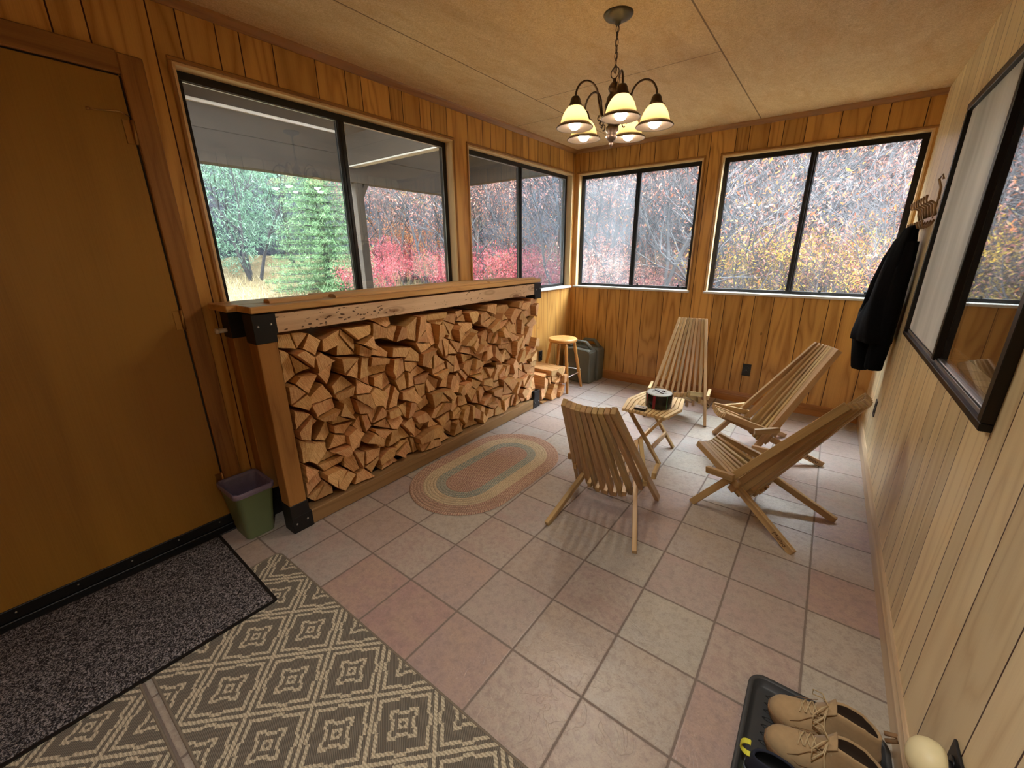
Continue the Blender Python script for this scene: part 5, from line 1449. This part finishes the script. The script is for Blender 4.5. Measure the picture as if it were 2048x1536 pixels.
def tree_proto(kind, seed):
    if kind == 'bare':
        sg, tp_ = skeleton(seed, 2.3, 4, .8, 4, .30); return stick_mesh(sg, 'branches', M['bark_grey']), leaf_mesh(tp_, 4, .022, .07, seed, 'leaves', M['leaf_pink'], .82)
    if kind == 'pale':
        sg, tp_ = skeleton(seed, 2.1, 5, .9, 4, .38); return stick_mesh(sg, 'branches', M['bark_pale']), leaf_mesh(tp_, 2, .025, .08, seed, 'leaves', M['leaf_orange'], .92)
    if kind == 'pink':
        sg, tp_ = skeleton(seed, 1.3, 5, .8, 3, .30); return stick_mesh(sg, 'branches', M['bark_grey']), leaf_mesh(tp_, 6, .022, .085, seed, 'leaves', M['leaf_pink'], .35)
    if kind == 'red':
        sg, tp_ = skeleton(seed, 1.0, 6, .9, 3, .32); return stick_mesh(sg, 'branches', M['bark_grey']), leaf_mesh(tp_, 6, .022, .085, seed, 'leaves', M['leaf_red'], .35)
    if kind == 'orange':
        sg, tp_ = skeleton(seed, 1.4, 5, .8, 3, .30); return stick_mesh(sg, 'branches', M['bark_grey']), leaf_mesh(tp_, 6, .022, .085, seed, 'leaves', M['leaf_orange'], .35)
    if kind == 'yellow':
        sg, tp_ = skeleton(seed, 1.6, 4, .7, 3, .28); return stick_mesh(sg, 'branches', M['bark_grey']), leaf_mesh(tp_, 6, .022, .085, seed, 'leaves', M['leaf_yellow'], .35)
    if kind == 'juniper':
        r = random.Random(seed); sg, tp_ = skeleton(seed, 3.4, 4, .9, 2, .2); pts = []
        blobs = []
        for _ in range(26):
            z = r.uniform(.3, 4.4); R_ = 1.7 * (1 - (z / 5.2) ** 1.6) + .2; a = r.uniform(0, 2 * PI); q = R_ * math.sqrt(r.random())
            blobs.append((Vector((q * math.cos(a), q * math.sin(a), z)), r.uniform(.35, .75)))
        for c, R_ in blobs:
            for _ in range(90):
                d = Vector((r.gauss(0, 1), r.gauss(0, 1), r.gauss(0, 1))).normalized(); pts.append((c + d * R_ * r.uniform(.7, 1.05), 1))
        return stick_mesh(sg, 'branches', M['bark_grey']), leaf_mesh(pts, 6, .052, .05, seed, 'needles', M['juniper'], 0, .32)
    if kind == 'spruce':
        r = random.Random(seed); sg = [(Vector((0, 0, -.1)), Vector((0, 0, 4.6)), .09, .01)]; pts = []
        z = .15
        while z < 4.5:
            R_ = 1.35 * (1 - z / 4.75) + .08
            m_ = max(5, int(13 * R_))
            for k in range(m_):
                a = 2 * PI * (k + r.random()) / m_; L = R_ * r.uniform(.8, 1.1); p0 = Vector((0, 0, z)); d = Vector((math.cos(a), math.sin(a), -.10))
                p1 = p0 + d * L + Vector((0, 0, .10 * L)); sg.append((p0, p1, .012, .004))
                nseg = int(L / .055) + 1
                for j in range(nseg):
                    t = (j + .6) / nseg; p = p0.lerp(p1, t); sp_ = .22 * L * (1 - t) + .05
                    for s_ in (-1, 1):
                        pts.append((p + Vector((-math.sin(a), math.cos(a), 0)) * s_ * sp_ * r.random() + Vector((0, 0, r.uniform(-.03, .05))), 1))
            z += .17
        return stick_mesh(sg, 'branches', M['bark_grey']), leaf_mesh(pts, 5, .040, .03, seed, 'needles', M['spruce'], 0, .30)
PROTO = {}
def proto(kind, v):
    if (kind, v) not in PROTO: PROTO[(kind, v)] = tree_proto(kind, 100 + 17 * v + sum(map(ord, kind)))
    return PROTO[(kind, v)]
NAMES = {'bare': ('oak_tree', 'branches', 'leaves'), 'pale': ('oak_tree', 'branches', 'leaves'), 'pink': ('maple_shrub', 'branches', 'leaves'), 'red': ('maple_shrub', 'branches', 'leaves'),
         'orange': ('maple_shrub', 'branches', 'leaves'), 'yellow': ('oak_tree', 'branches', 'leaves'), 'juniper': ('juniper_tree', 'branches', 'foliage'), 'spruce': ('spruce_tree', 'branches', 'foliage')}
def plant(kind, v, x, y, s_, label, group=None):
    me0, me1 = proto(kind, v); nm = NAMES[kind]
    rt = thing(nm[0], label, 'tree' if 'tree' in nm[0] else 'shrub', (x, y, ground_h(x, y)), rnd.uniform(0, 2 * PI), group)
    rt.scale = (s_, s_, s_ * rnd.uniform(.92, 1.1))
    for me, n_ in ((me0, nm[1]), (me1, nm[2])):
        o = bpy.data.objects.new(n_, me); COL.objects.link(o); o.parent = rt
    return rt
def polar(az, d): a = math.radians(az); return CP.x + d * math.sin(a), CP.y + d * math.cos(a)
x, y = polar(-60.5, 11.6); plant('spruce', 0, x, y, 1.0, 'bright green spruce on the dry grass in the middle of the window over the bar')
x, y = polar(-68.5, 14.5); plant('juniper', 0, x, y, 1.05, 'grey-green juniper left of the spruce, nearest the door side')
x, y = polar(-74.5, 15.5); plant('juniper', 1, x, y, 1.1, 'grey-green juniper at the left edge of the window over the bar')
x, y = polar(-64.0, 16.5); plant('juniper', 1, x, y, 1.15, 'grey-green juniper standing behind and left of the spruce')
x, y = polar(-38.5, 15.0); plant('juniper', 0, x, y, 1.25, 'grey-green juniper up the slope outside the corner side window')
x, y = polar(-26.5, 14.0); plant('juniper', 1, x, y, 1.25, 'grey-green juniper on the hillside behind the streaky far pane')
for k_, (az, d_) in enumerate(((-84, 12), (-93, 13), (-103, 12), (-114, 11), (-124, 11), (-132, 9))):
    x, y = polar(az, d_); plant('juniper', k_ % 2, x, y, 1.1 + .05 * k_, 'grey-green juniper beyond the porch on the door side, hidden from the viewer', 'junipers out of view')
BAND = {
 'left': 'by the left windows', 'corner': 'beyond the corner windows', 'back': 'beyond the far windows', 'right': 'beyond the jacket window'}
def band(az): return 'left' if az < -45 else 'corner' if az < -27 else 'back' if az < -9 else 'right'
DESC = {'bare': 'grey bare-branched oak with a few pink leaves', 'pale': 'pale twiggy oak with hardly a leaf left', 'pink': 'pink-orange autumn maple shrub', 'red': 'bright red low autumn shrub',
        'orange': 'orange autumn maple shrub', 'yellow': 'golden yellow oak'}
r_ = random.Random(21)
def scatter(kind, n, az0, az1, d0, d1, s0, s1):
    for i in range(n):
        az = az0 + (az1 - az0) * (i + r_.uniform(.1, .9)) / n; d = r_.uniform(d0, d1); x, y = polar(az, d)
        near = 'close by' if d < 9.2 else 'halfway uphill' if d < 12.5 else 'further uphill'
        plant(kind, r_.randrange(3), x, y, r_.uniform(s0, s1), '%s %s, %s' % (DESC[kind], BAND[band(az)], near), 'autumn thicket ' + BAND[band(az)])
scatter('bare', 14, -56, -30, 10, 15, 1.1, 1.6)
scatter('orange', 5, -56, -38, 12, 15, .9, 1.4)
scatter('yellow', 3, -52, -36, 13, 16, 1.1, 1.5)
scatter('red', 12, -57, -28, 9, 13, .8, 1.2)
scatter('pale', 5, -50, -26, 10, 14, .8, 1.1)
scatter('bare', 30, -29, 12, 8.0, 14, 1.1, 1.6)
scatter('pale', 20, -30, 12, 8.0, 14, 1.0, 1.5)
scatter('pink', 28, -29, 12, 7.0, 12, .8, 1.4)
scatter('orange', 8, -27, 11, 7.5, 11, .8, 1.2)
scatter('yellow', 6, -10, 7, 7.2, 9, .8, 1.15)
scatter('yellow', 2, -24, -20, 11, 13, 1.2, 1.5)
scatter('red', 5, -29, -14, 7.2, 9, .7, 1.0)
# dry grass in front of the spruce
mb = MB(); r_ = random.Random(9)
for i in range(9000):
    az = r_.uniform(-80, -40); d = 4.5 + 11 * r_.random() ** .7; x, y = polar(az, d)
    if x > -4.6: continue
    z = ground_h(x, y) - .02; h = r_.uniform(.08, .30); a = r_.uniform(0, 2 * PI); w_ = .006 + .004 * r_.random(); l = Vector((r_.gauss(0, .35), r_.gauss(0, .35), 1)) * h
    p = Vector((x, y, z)); u = Vector((math.cos(a), math.sin(a), 0)) * w_
    mb.add([p - u, p + u, p + l], [(0, 1, 2)], 0, [p * 5] * 3)
tag(mb.build('dry_grass', M['grass']), 'dry straw-coloured grass on the ground outside the left window', 'grass', kind='stuff')
